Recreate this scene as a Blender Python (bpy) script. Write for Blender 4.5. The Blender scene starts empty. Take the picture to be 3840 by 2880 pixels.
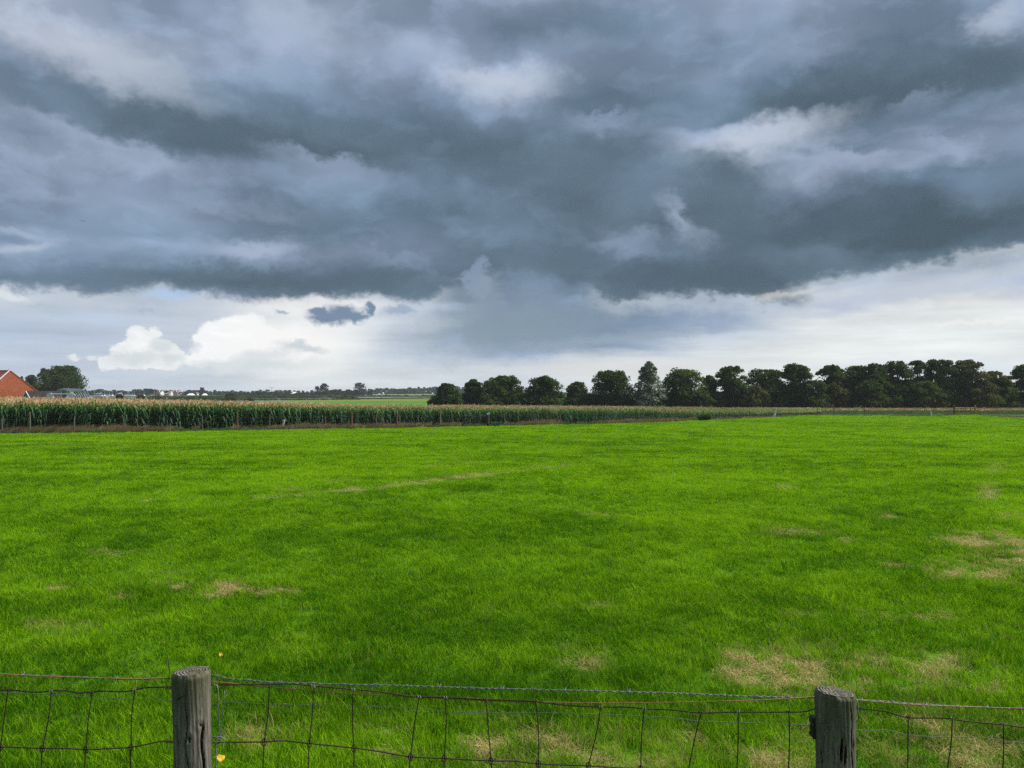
import bpy, math, random
import numpy as np

# ------------------------------------------------------------------ camera, sky, sun, exposure
scene = bpy.context.scene
COL = scene.collection
F, HOR, CAMZ = 2885.0, 1468.0, 3.2          # focal length in photo pixels, horizon row, eye height
PITCH = math.atan((HOR - 1440.0) / F)
EXPOSURE = 2.2
SUN_EL, SUN_AZ = math.radians(48), math.radians(78)      # azimuth clockwise from the view direction (+Y)

cam_data = bpy.data.cameras.new('camera')
cam = bpy.data.objects.new('camera', cam_data)
COL.objects.link(cam)
cam.location = (0, 0, CAMZ)
cam.rotation_euler = (math.pi / 2 + PITCH, 0, 0)
cam_data.sensor_width = 36.0
cam_data.lens = 36.0 * F / 3840.0
cam_data.clip_start = 0.05
cam_data.clip_end = 30000.0
scene.camera = cam
scene.view_settings.view_transform = 'Standard'
scene.view_settings.look = 'None'
scene.view_settings.gamma = 1.0
scene.view_settings.use_curve_mapping = False
scene.view_settings.exposure = EXPOSURE
scene.cycles.max_bounces = 6
scene.cycles.diffuse_bounces = 3
scene.cycles.transmission_bounces = 3
scene.cycles.transparent_max_bounces = 6
scene.cycles.volume_bounces = 0
scene.cycles.use_denoising = False
scene.cycles.use_adaptive_sampling = True
scene.cycles.adaptive_threshold = 0.012


def pix_dir(px, py):
    u = (px - 1920.0) / F
    v = (1440.0 - py) / F
    return (u, math.cos(PITCH) - v * math.sin(PITCH), math.sin(PITCH) + v * math.cos(PITCH))


def azel(px, py):
    x, y, z = pix_dir(px, py)
    return math.atan2(x, y), math.atan2(z, math.hypot(x, y))


def lin(c):
    c = c / 255.0
    return c / 12.92 if c <= 0.04045 else ((c + 0.055) / 1.055) ** 2.4


SKY_STRENGTH = 0.1
SKY_GAIN = 1.0 / (SKY_STRENGTH * 2 ** EXPOSURE)


def sky_rgb(r, g, b):
    return (lin(r) * SKY_GAIN, lin(g) * SKY_GAIN, lin(b) * SKY_GAIN, 1.0)


def cloud_tone(L, row):
    """cloud grey of lightness L: slate blue when dark, lilac when mid, white when light"""
    if L < 212:
        L = L + max(0.0, 13 - (L - 110) * .13)
    ks = [(60, .80, 1.10), (115, .82, 1.14), (135, .83, 1.165), (150, .87, 1.16), (165, .895, 1.15), (192, .935, 1.115),
          (215, .972, 1.028), (235, .99, .992), (255, 1, 1)]
    for (a, r0, b0), (c, r1, b1) in zip(ks, ks[1:]):
        if L <= c:
            t = max(0.0, (L - a) / (c - a))
            r, b = r0 + (r1 - r0) * t, b0 + (b1 - b0) * t
            break
    if row > 1150 and L > 150:
        r, b = r - .012, b + .004
    return (min(255, L * r), L, min(255, L * b))


# lightness of the cloud cover down each column of sky (photo row: level)
SKYCOLS = {
    -37.5: (64, '0:192 100:184 200:162 280:134 340:142 400:160 500:162 600:158 700:150 780:140 900:140 980:145 1000:142 1080:158 1110:196 1140:212 1170:197 1220:194 1260:186 1300:198 1350:205 1450:208'),
    -30.0: (254, '0:178 90:188 160:192 230:152 300:133 400:132 480:140 530:162 600:160 680:150 740:150 800:138 860:136 900:148 960:135 1060:128 1090:148 1110:175 1140:202 1180:208 1250:196 1330:205 1450:208'),
    -22.5: (725, '0:150 100:152 190:174 270:152 330:129 450:122 540:110 580:124 620:154 700:140 760:150 830:136 880:126 920:140 1000:118 1050:110 1075:132 1105:160 1130:198 1180:208 1250:212 1330:210 1450:212'),
    -15.0: (1147, '0:166 60:177 150:160 250:142 350:128 450:112 560:107 590:124 630:139 700:132 800:115 870:120 930:147 1000:122 1060:107 1090:122 1130:124 1150:208 1200:226 1260:226 1330:220 1450:214'),
    -7.5: (1540, '0:150 100:150 200:170 260:158 340:135 420:122 560:107 620:118 680:128 780:120 850:125 950:140 1010:125 1070:106 1105:116 1130:182 1200:196 1260:194 1320:188 1380:200 1450:206'),
    0.0: (1920, '0:160 60:146 130:128 220:140 260:180 320:180 370:150 450:128 540:112 640:121 760:114 850:127 950:111 1020:117 1060:134 1120:139 1200:144 1270:149 1300:163 1340:178 1380:195 1450:203'),
    7.5: (2300, '0:146 90:126 180:141 260:138 350:117 420:124 450:140 520:130 600:118 680:119 740:109 830:104 900:130 960:121 1040:111 1105:114 1130:140 1200:130 1250:140 1280:156 1310:152 1345:205 1450:217'),
    15.0: (2693, '0:156 80:146 180:132 250:141 330:125 440:110 480:168 530:178 570:132 640:114 720:124 800:106 860:114 950:117 1030:109 1095:103 1118:150 1160:171 1210:166 1250:190 1310:207 1450:217'),
    22.5: (3115, '0:160 60:146 130:150 220:124 330:110 420:108 480:148 540:126 570:168 620:167 700:134 780:114 860:98 920:97 960:114 1000:106 1040:107 1055:172 1090:211 1130:196 1180:213 1240:215 1300:226 1450:221'),
    30.0: (3586, '0:130 100:125 160:124 230:110 320:106 360:130 440:135 530:151 580:159 640:124 720:104 800:90 880:84 920:108 970:115 1000:150 1040:192 1080:206 1140:215 1200:215 1260:221 1350:228 1450:223'),
    37.5: (3776, '0:168 60:174 130:145 200:116 260:110 330:130 430:147 500:135 560:121 620:140 680:112 740:104 800:109 860:107 900:125 940:180 1010:192 1050:176 1090:197 1150:212 1200:232 1240:215 1350:212 1450:216'),
}
SKYCOLS[-45.0] = (254, SKYCOLS[-30.0][1])
SKYCOLS[45.0] = (3586, SKYCOLS[30.0][1])
EL_MAX = 0.62

world = bpy.data.worlds.new('World')
scene.world = world
world.use_nodes = True
wt = world.node_tree
wt.nodes.clear()


class NT:
    """small node-building helper"""

    def __init__(self, tree):
        self.t = tree

    def new(self, kind, **kw):
        n = self.t.nodes.new(kind)
        for k, v in kw.items():
            setattr(n, k, v)
        return n

    def put(self, sock, v):
        if v is None:
            return
        if hasattr(v, 'is_output') or isinstance(v, bpy.types.NodeSocket):
            self.t.links.new(v, sock)
        else:
            sock.default_value = v

    def math(self, op, a, b=None, c=None, clamp=False):
        n = self.new('ShaderNodeMath', operation=op, use_clamp=clamp)
        for s, v in zip(n.inputs, (a, b, c)):
            self.put(s, v)
        return n.outputs[0]

    def vmath(self, op, a, b=None, scale=None):
        n = self.new('ShaderNodeVectorMath', operation=op)
        self.put(n.inputs[0], a)
        if b is not None:
            self.put(n.inputs[1], b)
        if scale is not None:
            self.put(n.inputs['Scale'], scale)
        return n.outputs['Value'] if op in ('LENGTH', 'DOT_PRODUCT') else n.outputs[0]

    def smooth(self, v, a, b, lo=0.0, hi=1.0, kind='SMOOTHSTEP'):
        n = self.new('ShaderNodeMapRange', interpolation_type=kind)
        for s, x in zip(n.inputs[:5], (v, a, b, lo, hi)):
            self.put(s, x)
        return n.outputs[0]

    def noise(self, vec, scale, detail=4.0, rough=0.55, distort=0.0, color=False, lac=2.0):
        n = self.new('ShaderNodeTexNoise')
        self.put(n.inputs['Vector'], vec)
        n.inputs['Scale'].default_value = scale
        n.inputs['Detail'].default_value = detail
        n.inputs['Roughness'].default_value = rough
        n.inputs['Distortion'].default_value = distort
        n.inputs['Lacunarity'].default_value = lac
        return n.outputs['Color'] if color else n.outputs[0]

    def mix(self, fac, a, b, blend='MIX'):
        n = self.new('ShaderNodeMix', data_type='RGBA', blend_type=blend)
        self.put(n.inputs[0], fac)
        self.put(n.inputs[6], a)
        self.put(n.inputs[7], b)
        return n.outputs[2]

    def combine(self, x, y, z):
        n = self.new('ShaderNodeCombineXYZ')
        for s, v in zip(n.inputs, (x, y, z)):
            self.put(s, v)
        return n.outputs[0]

    def ramp(self, fac, stops, interp='LINEAR'):
        n = self.new('ShaderNodeValToRGB')
        cr = n.color_ramp
        cr.interpolation = interp
        while len(cr.elements) < len(stops):
            cr.elements.new(0.5)
        for e, (p, c) in zip(cr.elements, stops):
            e.position = p
            e.color = c
        self.put(n.inputs[0], fac)
        return n.outputs[0]


def build_sky():
    T = NT(wt)
    tc = T.new('ShaderNodeTexCoord')
    d = tc.outputs['Generated']
    sep = T.new('ShaderNodeSeparateXYZ')
    T.put(sep.inputs[0], d)
    x, y, z = sep.outputs
    az = T.math('ARCTAN2', x, y)
    el = T.math('ARCSINE', z)
    # the cover repeats around the whole horizon: fold the azimuth every 90 degrees
    fold = T.math('PINGPONG', T.math('ADD', az, math.pi / 4), math.pi / 2)
    azf = T.math('SUBTRACT', fold, math.pi / 4)
    p0 = T.combine(azf, el, 0.0)
    # cloud-deck coordinates: clouds lie in a flat layer and foreshorten towards the horizon
    zz = T.math('ADD', T.math('MAXIMUM', z, 0.0), 0.16)
    deck = T.combine(T.math('DIVIDE', x, zz), T.math('DIVIDE', y, zz), 0.0)
    wlow = T.noise(deck, 1.6, 3.0, 0.6, color=True)
    wfine = T.noise(T.vmath('MULTIPLY', p0, (1.0, 1.5, 1.0)), 17.0, 4.0, 0.62, 0.0, color=True)
    cen = T.vmath('SUBTRACT', wlow, (0.5, 0.5, 0.5))
    cenf = T.vmath('SUBTRACT', wfine, (0.5, 0.5, 0.5))
    amp = T.smooth(el, 0.0, 0.25, 0.25, 1.0)
    w1 = T.vmath('SCALE', T.vmath('MULTIPLY', cen, (0.24, 0.075, 0.0)), scale=amp)
    w2 = T.vmath('SCALE', T.vmath('MULTIPLY', cenf, (0.075, 0.038, 0.0)), scale=amp)
    p = T.vmath('ADD', p0, T.vmath('ADD', w1, w2))
    ps = T.new('ShaderNodeSeparateXYZ')
    T.put(ps.inputs[0], p)
    pu, pv = ps.outputs[0], ps.outputs[1]
    vv = T.math('DIVIDE', pv, EL_MAX, clamp=True)
    total = None
    step = math.radians(7.5)
    for a in sorted(SKYCOLS):
        px, txt = SKYCOLS[a]
        stops = []
        for item in txt.split():
            r, L = map(int, item.split(':'))
            e = azel(px, r)[1] / EL_MAX
            c = cloud_tone(min(252, L + (15 if px > 900 else -3)) if r > 1130 and L > 185 else L, r)
            stops.append((max(0.0, min(1.0, e)), sky_rgb(*c)))
        stops.sort(key=lambda s: s[0])
        col = T.ramp(vv, stops, 'LINEAR')
        u = pu
        if total is not None:
            u = T.math('MULTIPLY_ADD', T.vmath('LENGTH', total), 1e-12, pu)
        dist = T.math('ABSOLUTE', T.math('SUBTRACT', u, math.radians(a)))
        w = T.smooth(dist, 0.0, step, 1.0, 0.0)
        part = T.vmath('SCALE', col, scale=w)
        total = part if total is None else T.vmath('ADD', total, part)
    col = total
    # fine relief of the cover: billows overhead, flat streaks low down
    swirl = T.vmath('ADD', T.vmath('MULTIPLY', p0, (1.0, 1.75, 1.0)), T.vmath('ADD', T.vmath('SCALE', cen, scale=0.10), T.vmath('SCALE', cenf, scale=0.035)))
    # rounded billows with darker creases between them
    n1 = T.noise(swirl, 5.5, 2.0, 0.5)
    n2 = T.noise(swirl, 15.0, 4.0, 0.55)
    b1 = T.math('ABSOLUTE', T.math('MULTIPLY_ADD', n1, 2.0, -1.0))
    b2 = T.math('ABSOLUTE', T.math('MULTIPLY_ADD', n2, 2.0, -1.0))
    streak = T.noise(T.vmath('MULTIPLY', p0, (1.0, 9.0, 1.0)), 7.0, 4.0, 0.6)
    mod = T.math('ADD', T.math('MULTIPLY_ADD', b1, 0.34, 0.62), T.math('MULTIPLY', b2, 0.34))
    mod = T.math('ADD', mod, T.math('ADD', T.smooth(n1, 0.32, 0.68, 0.0, 0.44), T.smooth(n2, 0.3, 0.7, -0.08, 0.08)))
    mods = T.smooth(streak, 0.3, 0.7, 0.90, 1.10, 'LINEAR')
    low = T.smooth(el, 0.06, 0.16, 1.0, 0.0)
    m = T.math('ADD', T.math('MULTIPLY', mods, low), T.math('MULTIPLY', mod, T.math('SUBTRACT', 1.0, low)))
    col = T.vmath('SCALE', col, scale=m)

    # single clouds and breaks
    edge = T.noise(T.vmath('MULTIPLY', p0, (1.0, 1.2, 1.0)), 42.0, 4.0, 0.65, 0.0, color=True)
    cene = T.vmath('SUBTRACT', edge, (0.5, 0.5, 0.5))
    pe = T.vmath('ADD', p0, T.vmath('MULTIPLY', cene, (0.030, 0.024, 0.0)))
    pm = T.vmath('ADD', p0, T.vmath('ADD', T.vmath('MULTIPLY', cene, (0.030, 0.024, 0.0)), T.vmath('MULTIPLY', cenf, (0.085, 0.055, 0.0))))

    ph = T.vmath('ADD', p0, T.vmath('MULTIPLY', cene, (0.014, 0.012, 0.0)))

    def blob(px, py, rx, ry, rot=0.0, soft=0.5, src=None):
        a, e = azel(px, py)
        c = math.cos(a)
        n = T.new('ShaderNodeMapping', vector_type='TEXTURE')
        # reading the colour so far (times almost nothing) makes the nodes run one cloud after the other
        q = T.new('ShaderNodeVectorMath', operation='MULTIPLY_ADD')
        T.put(q.inputs[0], col)
        q.inputs[1].default_value = (1e-12, 1e-12, 1e-12)
        T.put(q.inputs[2], src if src is not None else pe)
        T.put(n.inputs['Vector'], q.outputs[0])
        n.inputs['Location'].default_value = (a, e, 0)
        n.inputs['Rotation'].default_value = (0, 0, math.radians(rot))
        n.inputs['Scale'].default_value = (rx / F * c * c, ry / F * c, 1)
        r = T.vmath('LENGTH', n.outputs[0])
        return T.smooth(r, 1.0 - soft, 1.0 + soft, 1.0, 0.0)

    def rim(px, py, rx, ry, rot=0.0, crisp=.20):
        """cloud top with a crisp upper edge through (px, py), fading downwards"""
        a, e = azel(px, py)
        c = math.cos(a)
        n = T.new('ShaderNodeMapping', vector_type='TEXTURE')
        q = T.new('ShaderNodeVectorMath', operation='MULTIPLY_ADD')
        T.put(q.inputs[0], col)
        q.inputs[1].default_value = (1e-12, 1e-12, 1e-12)
        T.put(q.inputs[2], pm)
        T.put(n.inputs['Vector'], q.outputs[0])
        n.inputs['Location'].default_value = (a, e, 0)
        n.inputs['Rotation'].default_value = (0, 0, math.radians(rot))
        n.inputs['Scale'].default_value = (rx / F * c * c, ry / F * c, 1)
        sp = T.new('ShaderNodeSeparateXYZ')
        T.put(sp.inputs[0], n.outputs[0])
        top = T.smooth(sp.outputs[1], -crisp, crisp, 1.0, 0.0)
        return T.math('MULTIPLY', top, T.smooth(T.vmath('LENGTH', n.outputs[0]), .15, 1.05, 1.0, 0.0))

    def lay(mask, rgb, strength=1.0, raw=False):
        nonlocal col
        f = T.math('MULTIPLY', mask, strength) if strength != 1.0 else mask
        if isinstance(rgb, tuple) and rgb[1] < 205 and not raw:
            rgb = cloud_tone(rgb[1], 0)
        col = T.mix(f, col, rgb if isinstance(rgb, bpy.types.NodeSocket) else sky_rgb(*rgb))

    # the ragged lower edge of the dark deck
    base_pts = [(-1400, 1080), (-300, 1085), (60, 1078), (254, 1098), (420, 1088), (520, 1072), (640, 1086), (725, 1098), (850, 1120), (1000, 1142), (1147, 1135), (1300, 1118), (1450, 1122), (1560, 1112), (1700, 1090),
                (2200, 1100), (2300, 1128), (2400, 1108), (2600, 1102), (2760, 1112), (2860, 1122), (2950, 1082), (3115, 1052), (3400, 1012), (3586, 984), (3840, 915), (4300, 880), (5200, 900)]
    fc = T.new('ShaderNodeFloatCurve')
    cv = fc.mapping.curves[0]
    pts = sorted((azel(a, b)[0] / (math.pi / 2) + .5, azel(a, b)[1] / .3) for a, b in base_pts)
    while len(cv.points) < len(pts):
        cv.points.new(.5, .5)
    for q, (a, b) in zip(cv.points, pts):
        q.location = (a, b)
        q.handle_type = 'AUTO'
    fc.mapping.update()
    sepn = T.new('ShaderNodeSeparateXYZ')
    T.put(sepn.inputs[0], T.vmath('ADD', T.vmath('SCALE', cene, scale=0.026), T.vmath('SCALE', cenf, scale=0.045)))
    fu = T.math('ADD', T.math('MULTIPLY_ADD', azf, 2 / math.pi, .5), sepn.outputs[0])
    T.put(fc.inputs['Value'], fu)
    s_ = T.math('ADD', T.math('SUBTRACT', el, T.math('MULTIPLY', fc.outputs[0], .3)), sepn.outputs[1])
    near = T.math('ABSOLUTE', T.math('SUBTRACT', azf, azel(1960, 1100)[0]))
    on = T.smooth(near, .06, .13)
    dark = T.math('MULTIPLY', T.math('MULTIPLY', T.smooth(s_, -.006, .010), T.smooth(s_, .0, .045, 1, 0)), on)
    pale = T.math('MULTIPLY', T.math('MULTIPLY', T.smooth(s_, -.006, .010, 1, 0), T.smooth(s_, -.034, .0, 0, 1)), on)
    lay(pale, (203, 213, 221), .6)
    lay(dark, (100, 100, 140), .6)

    # blue showing through (clear Nishita sky)
    sky = T.new('ShaderNodeTexSky', sky_type='NISHITA', sun_disc=False)
    sky.sun_elevation = SUN_EL
    sky.sun_rotation = SUN_AZ
    blue = T.vmath('SCALE', sky.outputs[0], scale=0.22)
    BLOBS(T, blob, rim, lay, pm, pe, ph, blue, b2)
    # pale air along the horizon
    bg = T.new('ShaderNodeBackground')
    T.put(bg.inputs['Color'], col)
    bg.inputs['Strength'].default_value = SKY_STRENGTH
    out = T.new('ShaderNodeOutputWorld')
    wt.links.new(bg.outputs[0], out.inputs['Surface'])


def BLOBS(T, blob, rim, lay, pm, pe, ph, blue, b2):
    # soft light and dark masses in the deck: column, row, half width, half height, turn, level, strength
    for (x, y, rx, ry, rot, lv, st) in [
            (700, 490, 430, 70, -6, 88, .65), (1200, 570, 330, 55, -8, 84, .75), (2050, 600, 330, 90, 0, 90, .6), (2350, 800, 240, 90, 10, 84, .65), (2180, 110, 220, 60, 0, 112, .5),
            (3180, 340, 320, 80, 8, 82, .75), (3660, 235, 200, 65, 0, 88, .65), (1000, 1045, 330, 48, 3, 84, .7), (330, 1040, 280, 40, 0, 112, .5), (2000, 990, 260, 60, 0, 92, .55), (2560, 1040, 260, 55, -6, 82, .7), (2820, 1000, 220, 60, 0, 84, .65),
            (400, 235, 330, 75, -12, 204, .65), (1080, 90, 200, 80, -20, 188, .6), (2080, 190, 170, 50, 10, 152, .5), (1700, 740, 260, 36, -4, 134, .4), (800, 760, 330, 36, -4, 156, .4), (1180, 470, 300, 60, -6, 92, .5),
            (3100, 830, 320, 75, 6, 76, .75), (2250, 640, 260, 60, 0, 104, .5)]:
        lay(blob(x, y, rx, ry, rot, .85, pm), (lv, lv, lv), st)
    # lit cloud tops standing against darker cloud behind
    for (x, y, rx, ry, rot, lv, st) in [
            (2850, 470, 430, 170, 6, 200, .9), (1850, 262, 300, 120, -3, 200, .85), (1230, 590, 360, 100, -9, 158, .75), (420, 520, 520, 130, -13, 176, .65), (2260, 425, 150, 70, 4, 152, .7),
            (880, 915, 360, 80, -4, 156, .7), (1500, 950, 200, 70, -6, 146, .6), (2590, 800, 170, 120, -42, 172, .75), (3180, 560, 360, 90, -12, 172, .7), (3570, 520, 240, 80, -18, 164, .7),
            (2980, 160, 280, 100, -10, 152, .6), (3730, 10, 160, 140, 10, 192, .75), (2310, 890, 180, 80, 0, 144, .6), (3450, 345, 180, 80, 15, 142, .6), (2560, 560, 200, 70, -10, 132, .5), (200, 700, 260, 60, -4, 160, .4)]:
        lay(rim(x, y, rx, ry, rot), (lv, lv, lv), st)
    lay(blob(3430, 868, 210, 42, 8, .35, pm), (86, 86, 100), .75)
    lay(blob(3640, 830, 120, 36, 16, .35, pm), (78, 78, 100), .7)
    lay(blob(2720, 760, 130, 190, 24, .45, pm), (90, 92, 146), .7)
    lay(blob(2380, 900, 120, 40, -10, .8, pm), (136, 150, 180), .5)
    lay(blob(2420, 700, 200, 90, 30, .8, pm), (112, 132, 160), .5)
    lay(blob(3460, 850, 330, 70, 14, .6, pm), (62, 76, 104), .8)
    lay(blob(3720, 700, 150, 70, 10, .7, pm), (112, 126, 142), .6)
    lay(blob(2850, 1085, 150, 44, -10, .5, pm), (84, 84, 128), .75)
    lay(blob(2320, 1098, 90, 36, 0, .5, pm), (90, 90, 140), .75)
    lay(blob(1790, 1035, 52, 58, 0, .3, pm), (140, 150, 182), .7)
    lay(blob(1810, 1090, 75, 60, 10, .6, pm), (140, 158, 174), .6, True)
    lay(blob(1900, 1230, 330, 90, 6, .8, pm), (132, 152, 166), .75, True)
    # blue gaps and bright rims low on the left
    lay(blob(640, 1104, 90, 18, 0, .8, ph), (176, 206, 240), .7, True)
    lay(blob(330, 1190, 150, 20, -4, .9, ph), (190, 212, 236), .5, True)
    lay(blob(150, 1150, 100, 16, -12, .8, ph), blue, .4)
    lay(blob(40, 1108, 80, 18, -15, .7, pe), (226, 232, 238), .7)
    lay(blob(60, 872, 100, 11, -8, .6, ph), (190, 200, 216), .3)
    lay(blob(75, 930, 110, 15, 12, .6, ph), (204, 212, 222), .4)
    lay(blob(55, 902, 70, 13, -4, .5, ph), (124, 124, 160), .5)
    lay(blob(960, 935, 140, 24, 4, .7, pe), (168, 180, 200), .8)
    lay(blob(1180, 1150, 270, 34, 3, .5, pe), (238, 239, 240), .85)
    # bright towering cumulus
    body = None
    for b in ((800, 1265, 62, 62), (850, 1250, 70, 55), (925, 1240, 78, 60), (840, 1320, 110, 70), (960, 1290, 150, 70), (760, 1350, 70, 34), (1060, 1300, 120, 60)):
        k = blob(b[0], b[1], b[2], b[3], 0, .2)
        body = k if body is None else T.math('MAXIMUM', body, k)
    lay(body, (255, 255, 255))
    puff = T.smooth(b2, .05, .40, 1.0, 0.0)
    lay(T.math('MULTIPLY', body, puff), (230, 235, 237), .4)
    lay(blob(1120, 1290, 200, 90, 0, .8), (250, 249, 246), .75)
    lay(blob(900, 1372, 260, 26, 3, .6, pe), (212, 220, 222), .8)
    lay(blob(1000, 1330, 110, 20, 8, .7, pe), (214, 221, 226), .75)
    body = None
    for b in ((520, 1268, 48, 40), (572, 1262, 28, 34), (470, 1310, 60, 34), (560, 1315, 90, 50), (640, 1330, 56, 40), (405, 1358, 34, 26), (500, 1352, 120, 30), (600, 1358, 90, 26)):
        k = blob(b[0], b[1], b[2], b[3], 0, .2)
        body = k if body is None else T.math('MAXIMUM', body, k)
    lay(body, (250, 251, 250), .95)
    sh = None
    for b in ((510, 1342, 95, 22), (610, 1300, 34, 24), (640, 1345, 44, 16), (450, 1330, 40, 14)):
        k = blob(b[0], b[1], b[2], b[3], 0, .8, pe)
        sh = k if sh is None else T.math('MAXIMUM', sh, k)
    lay(T.math('MULTIPLY', sh, body), (208, 218, 220), .9)
    lay(T.math('MULTIPLY', body, puff), (214, 222, 225), .45)
    lay(blob(282, 1345, 26, 9, 0, .5), (236, 238, 236), .8)
    lay(blob(345, 1340, 26, 9, 0, .5), (232, 235, 236), .7)
    # dark scud hanging below the deck
    dk = None
    for b in ((1230, 1190, 78, 28), (1290, 1172, 66, 34), (1200, 1165, 40, 20), (1385, 1158, 18, 26), (1340, 1182, 34, 26)):
        k = blob(b[0], b[1], b[2], b[3], -6, .42)
        dk = k if dk is None else T.math('MAXIMUM', dk, k)
    lay(dk, (112, 132, 154))
    lay(blob(1500, 1165, 52, 16, 0, .5), (150, 166, 178), .8)
    lay(blob(1690, 1275, 40, 16, 20, .6), (150, 166, 180), .8)
    lay(blob(1130, 1300, 80, 18, -8, .6), (196, 206, 214), .8)
    lay(blob(545, 1163, 40, 7, 0, .6), (168, 182, 194), .8)
    lay(blob(1060, 1172, 26, 8, 0, .6), (150, 166, 180), .8)
    # streaked light below the deck on the right
    lay(blob(3700, 1205, 220, 9, 2, .8), (246, 244, 236), .55)
    lay(blob(3400, 1100, 330, 18, 4, .8), (186, 200, 210), .7)
    lay(blob(2950, 1105, 110, 12, 8, .8), (232, 226, 222), .45)
    lay(blob(3650, 1040, 300, 22, 8, .9), (196, 206, 214), .6)
    lay(blob(2350, 1270, 330, 14, 4, .8), (150, 168, 180), .6, True)
    lay(blob(3500, 1385, 400, 40, 0, .9), (208, 222, 232), .6)
    lay(blob(2350, 1385, 420, 36, 0, .9), (222, 222, 220), .7)


build_sky()
world.cycles.sampling_method = "NONE"      # smooth sky: no importance map needed

sun_data = bpy.data.lights.new('sun', 'SUN')
sun_data.energy = 1.5
sun_data.angle = math.radians(24)
sun_data.color = (1.0, 0.965, 0.90)
sun = bpy.data.objects.new('sun', sun_data)
COL.objects.link(sun)
sun.location = (0, 0, 60)
# the lamp points along -Z; tilt it so that light arrives from (SUN_AZ, SUN_EL)
sun.rotation_euler = (math.pi / 2 - SUN_EL, 0, math.pi - SUN_AZ)

# === STRUCTURE ===
R = random.Random(7)
NPR = np.random.default_rng(11)


# ------------------------------------------------------------------ helpers
def link(o, parent=None):
    COL.objects.link(o)
    if parent is not None:
        o.parent = parent
    return o


def tag(o, label, cat, group=None):
    o['label'] = label
    o['category'] = cat
    if group:
        o['group'] = group
    return o


def struct(o, kind='structure'):
    o['kind'] = kind
    return o


def mesh_from(name, verts, faces, mats=(), midx=None, smooth=False):
    me = bpy.data.meshes.new(name)
    me.from_pydata([tuple(map(float, v)) for v in verts], [], [tuple(f) for f in faces])
    for m in mats:
        me.materials.append(m)
    if midx is not None:
        me.polygons.foreach_set('material_index', midx)
    if smooth:
        me.polygons.foreach_set('use_smooth', [True] * len(me.polygons))
    me.update()
    return me


def obj(name, me, parent=None, loc=None):
    o = bpy.data.objects.new(name, me)
    link(o, parent)
    if loc is not None:
        o.location = loc
    return o


def empty(name, loc, rz=0.0):
    o = bpy.data.objects.new(name, None)
    o.empty_display_size = 0.3
    o.location = loc
    o.rotation_euler = (0, 0, rz)
    return link(o)


def fast_quads(name, V, mat, nper=4):
    """V: (n, nper, 3) array -> mesh of n separate polygons"""
    n = V.shape[0]
    me = bpy.data.meshes.new(name)
    me.vertices.add(n * nper)
    me.vertices.foreach_set('co', V.reshape(-1).astype(np.float32))
    me.loops.add(n * nper)
    me.loops.foreach_set('vertex_index', np.arange(n * nper, dtype=np.int32))
    me.polygons.add(n)
    me.polygons.foreach_set('loop_start', np.arange(0, n * nper, nper, dtype=np.int32))
    me.polygons.foreach_set('loop_total', np.full(n, nper, dtype=np.int32))
    me.materials.append(mat)
    me.update(calc_edges=True)
    return me


class MB:
    """collects boxes, tubes and faces into one mesh"""

    def __init__(self):
        self.v, self.f, self.m = [], [], []

    def add(self, verts, faces, mi=0):
        b = len(self.v)
        self.v += [tuple(v) for v in verts]
        self.f += [tuple(i + b for i in f) for f in faces]
        self.m += [mi] * len(faces)

    def box(self, c, s, rz=0.0, mi=0):
        x, y, z = s[0] / 2, s[1] / 2, s[2] / 2
        ca, sa = math.cos(rz), math.sin(rz)
        vs = []
        for dx, dy, dz in ((-x, -y, -z), (x, -y, -z), (x, y, -z), (-x, y, -z), (-x, -y, z), (x, -y, z), (x, y, z), (-x, y, z)):
            vs.append((c[0] + dx * ca - dy * sa, c[1] + dx * sa + dy * ca, c[2] + dz))
        self.add(vs, [(0, 3, 2, 1), (4, 5, 6, 7), (0, 1, 5, 4), (1, 2, 6, 5), (2, 3, 7, 6), (3, 0, 4, 7)], mi)

    def tube(self, pts, rad, n=6, mi=0, cap=True):
        pts = [np.array(p, float) for p in pts]
        if not hasattr(rad, '__len__'):
            rad = [rad] * len(pts)
        rings = []
        up = np.array((0.13, 0.21, 0.97))
        for i, p in enumerate(pts):
            t = pts[min(i + 1, len(pts) - 1)] - pts[max(i - 1, 0)]
            t = t / (np.linalg.norm(t) + 1e-9)
            a = np.cross(t, up)
            if np.linalg.norm(a) < 1e-3:
                a = np.cross(t, (1.0, 0, 0))
            a /= np.linalg.norm(a)
            b = np.cross(t, a)
            rings.append([p + rad[i] * (math.cos(k * 2 * math.pi / n) * a + math.sin(k * 2 * math.pi / n) * b) for k in range(n)])
        vs = [v for r in rings for v in r]
        fs = []
        for i in range(len(pts) - 1):
            for k in range(n):
                fs.append((i * n + k, i * n + (k + 1) % n, (i + 1) * n + (k + 1) % n, (i + 1) * n + k))
        if cap:
            fs.append(tuple(range(n - 1, -1, -1)))
            fs.append(tuple((len(pts) - 1) * n + k for k in range(n)))
        self.add(vs, fs, mi)

    def build(self, name, mats, parent=None, smooth=False, loc=None):
        if not isinstance(mats, (list, tuple)):
            mats = [mats]
        return obj(name, mesh_from(name, self.v, self.f, mats, self.m, smooth), parent, loc)


def catmull(pts, step):
    """smooth polyline through pts, resampled about every `step`"""
    P = [np.array(p, float) for p in pts]
    P = [2 * P[0] - P[1]] + P + [2 * P[-1] - P[-2]]
    out = []
    for i in range(1, len(P) - 2):
        n = max(1, int(np.linalg.norm(P[i + 1] - P[i]) / step))
        for k in range(n):
            t = k / n
            a, b, c, d = P[i - 1], P[i], P[i + 1], P[i + 2]
            out.append(0.5 * ((2 * b) + (-a + c) * t + (2 * a - 5 * b + 4 * c - d) * t * t + (-a + 3 * b - 3 * c + d) * t ** 3))
    out.append(P[-2])
    return out


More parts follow.
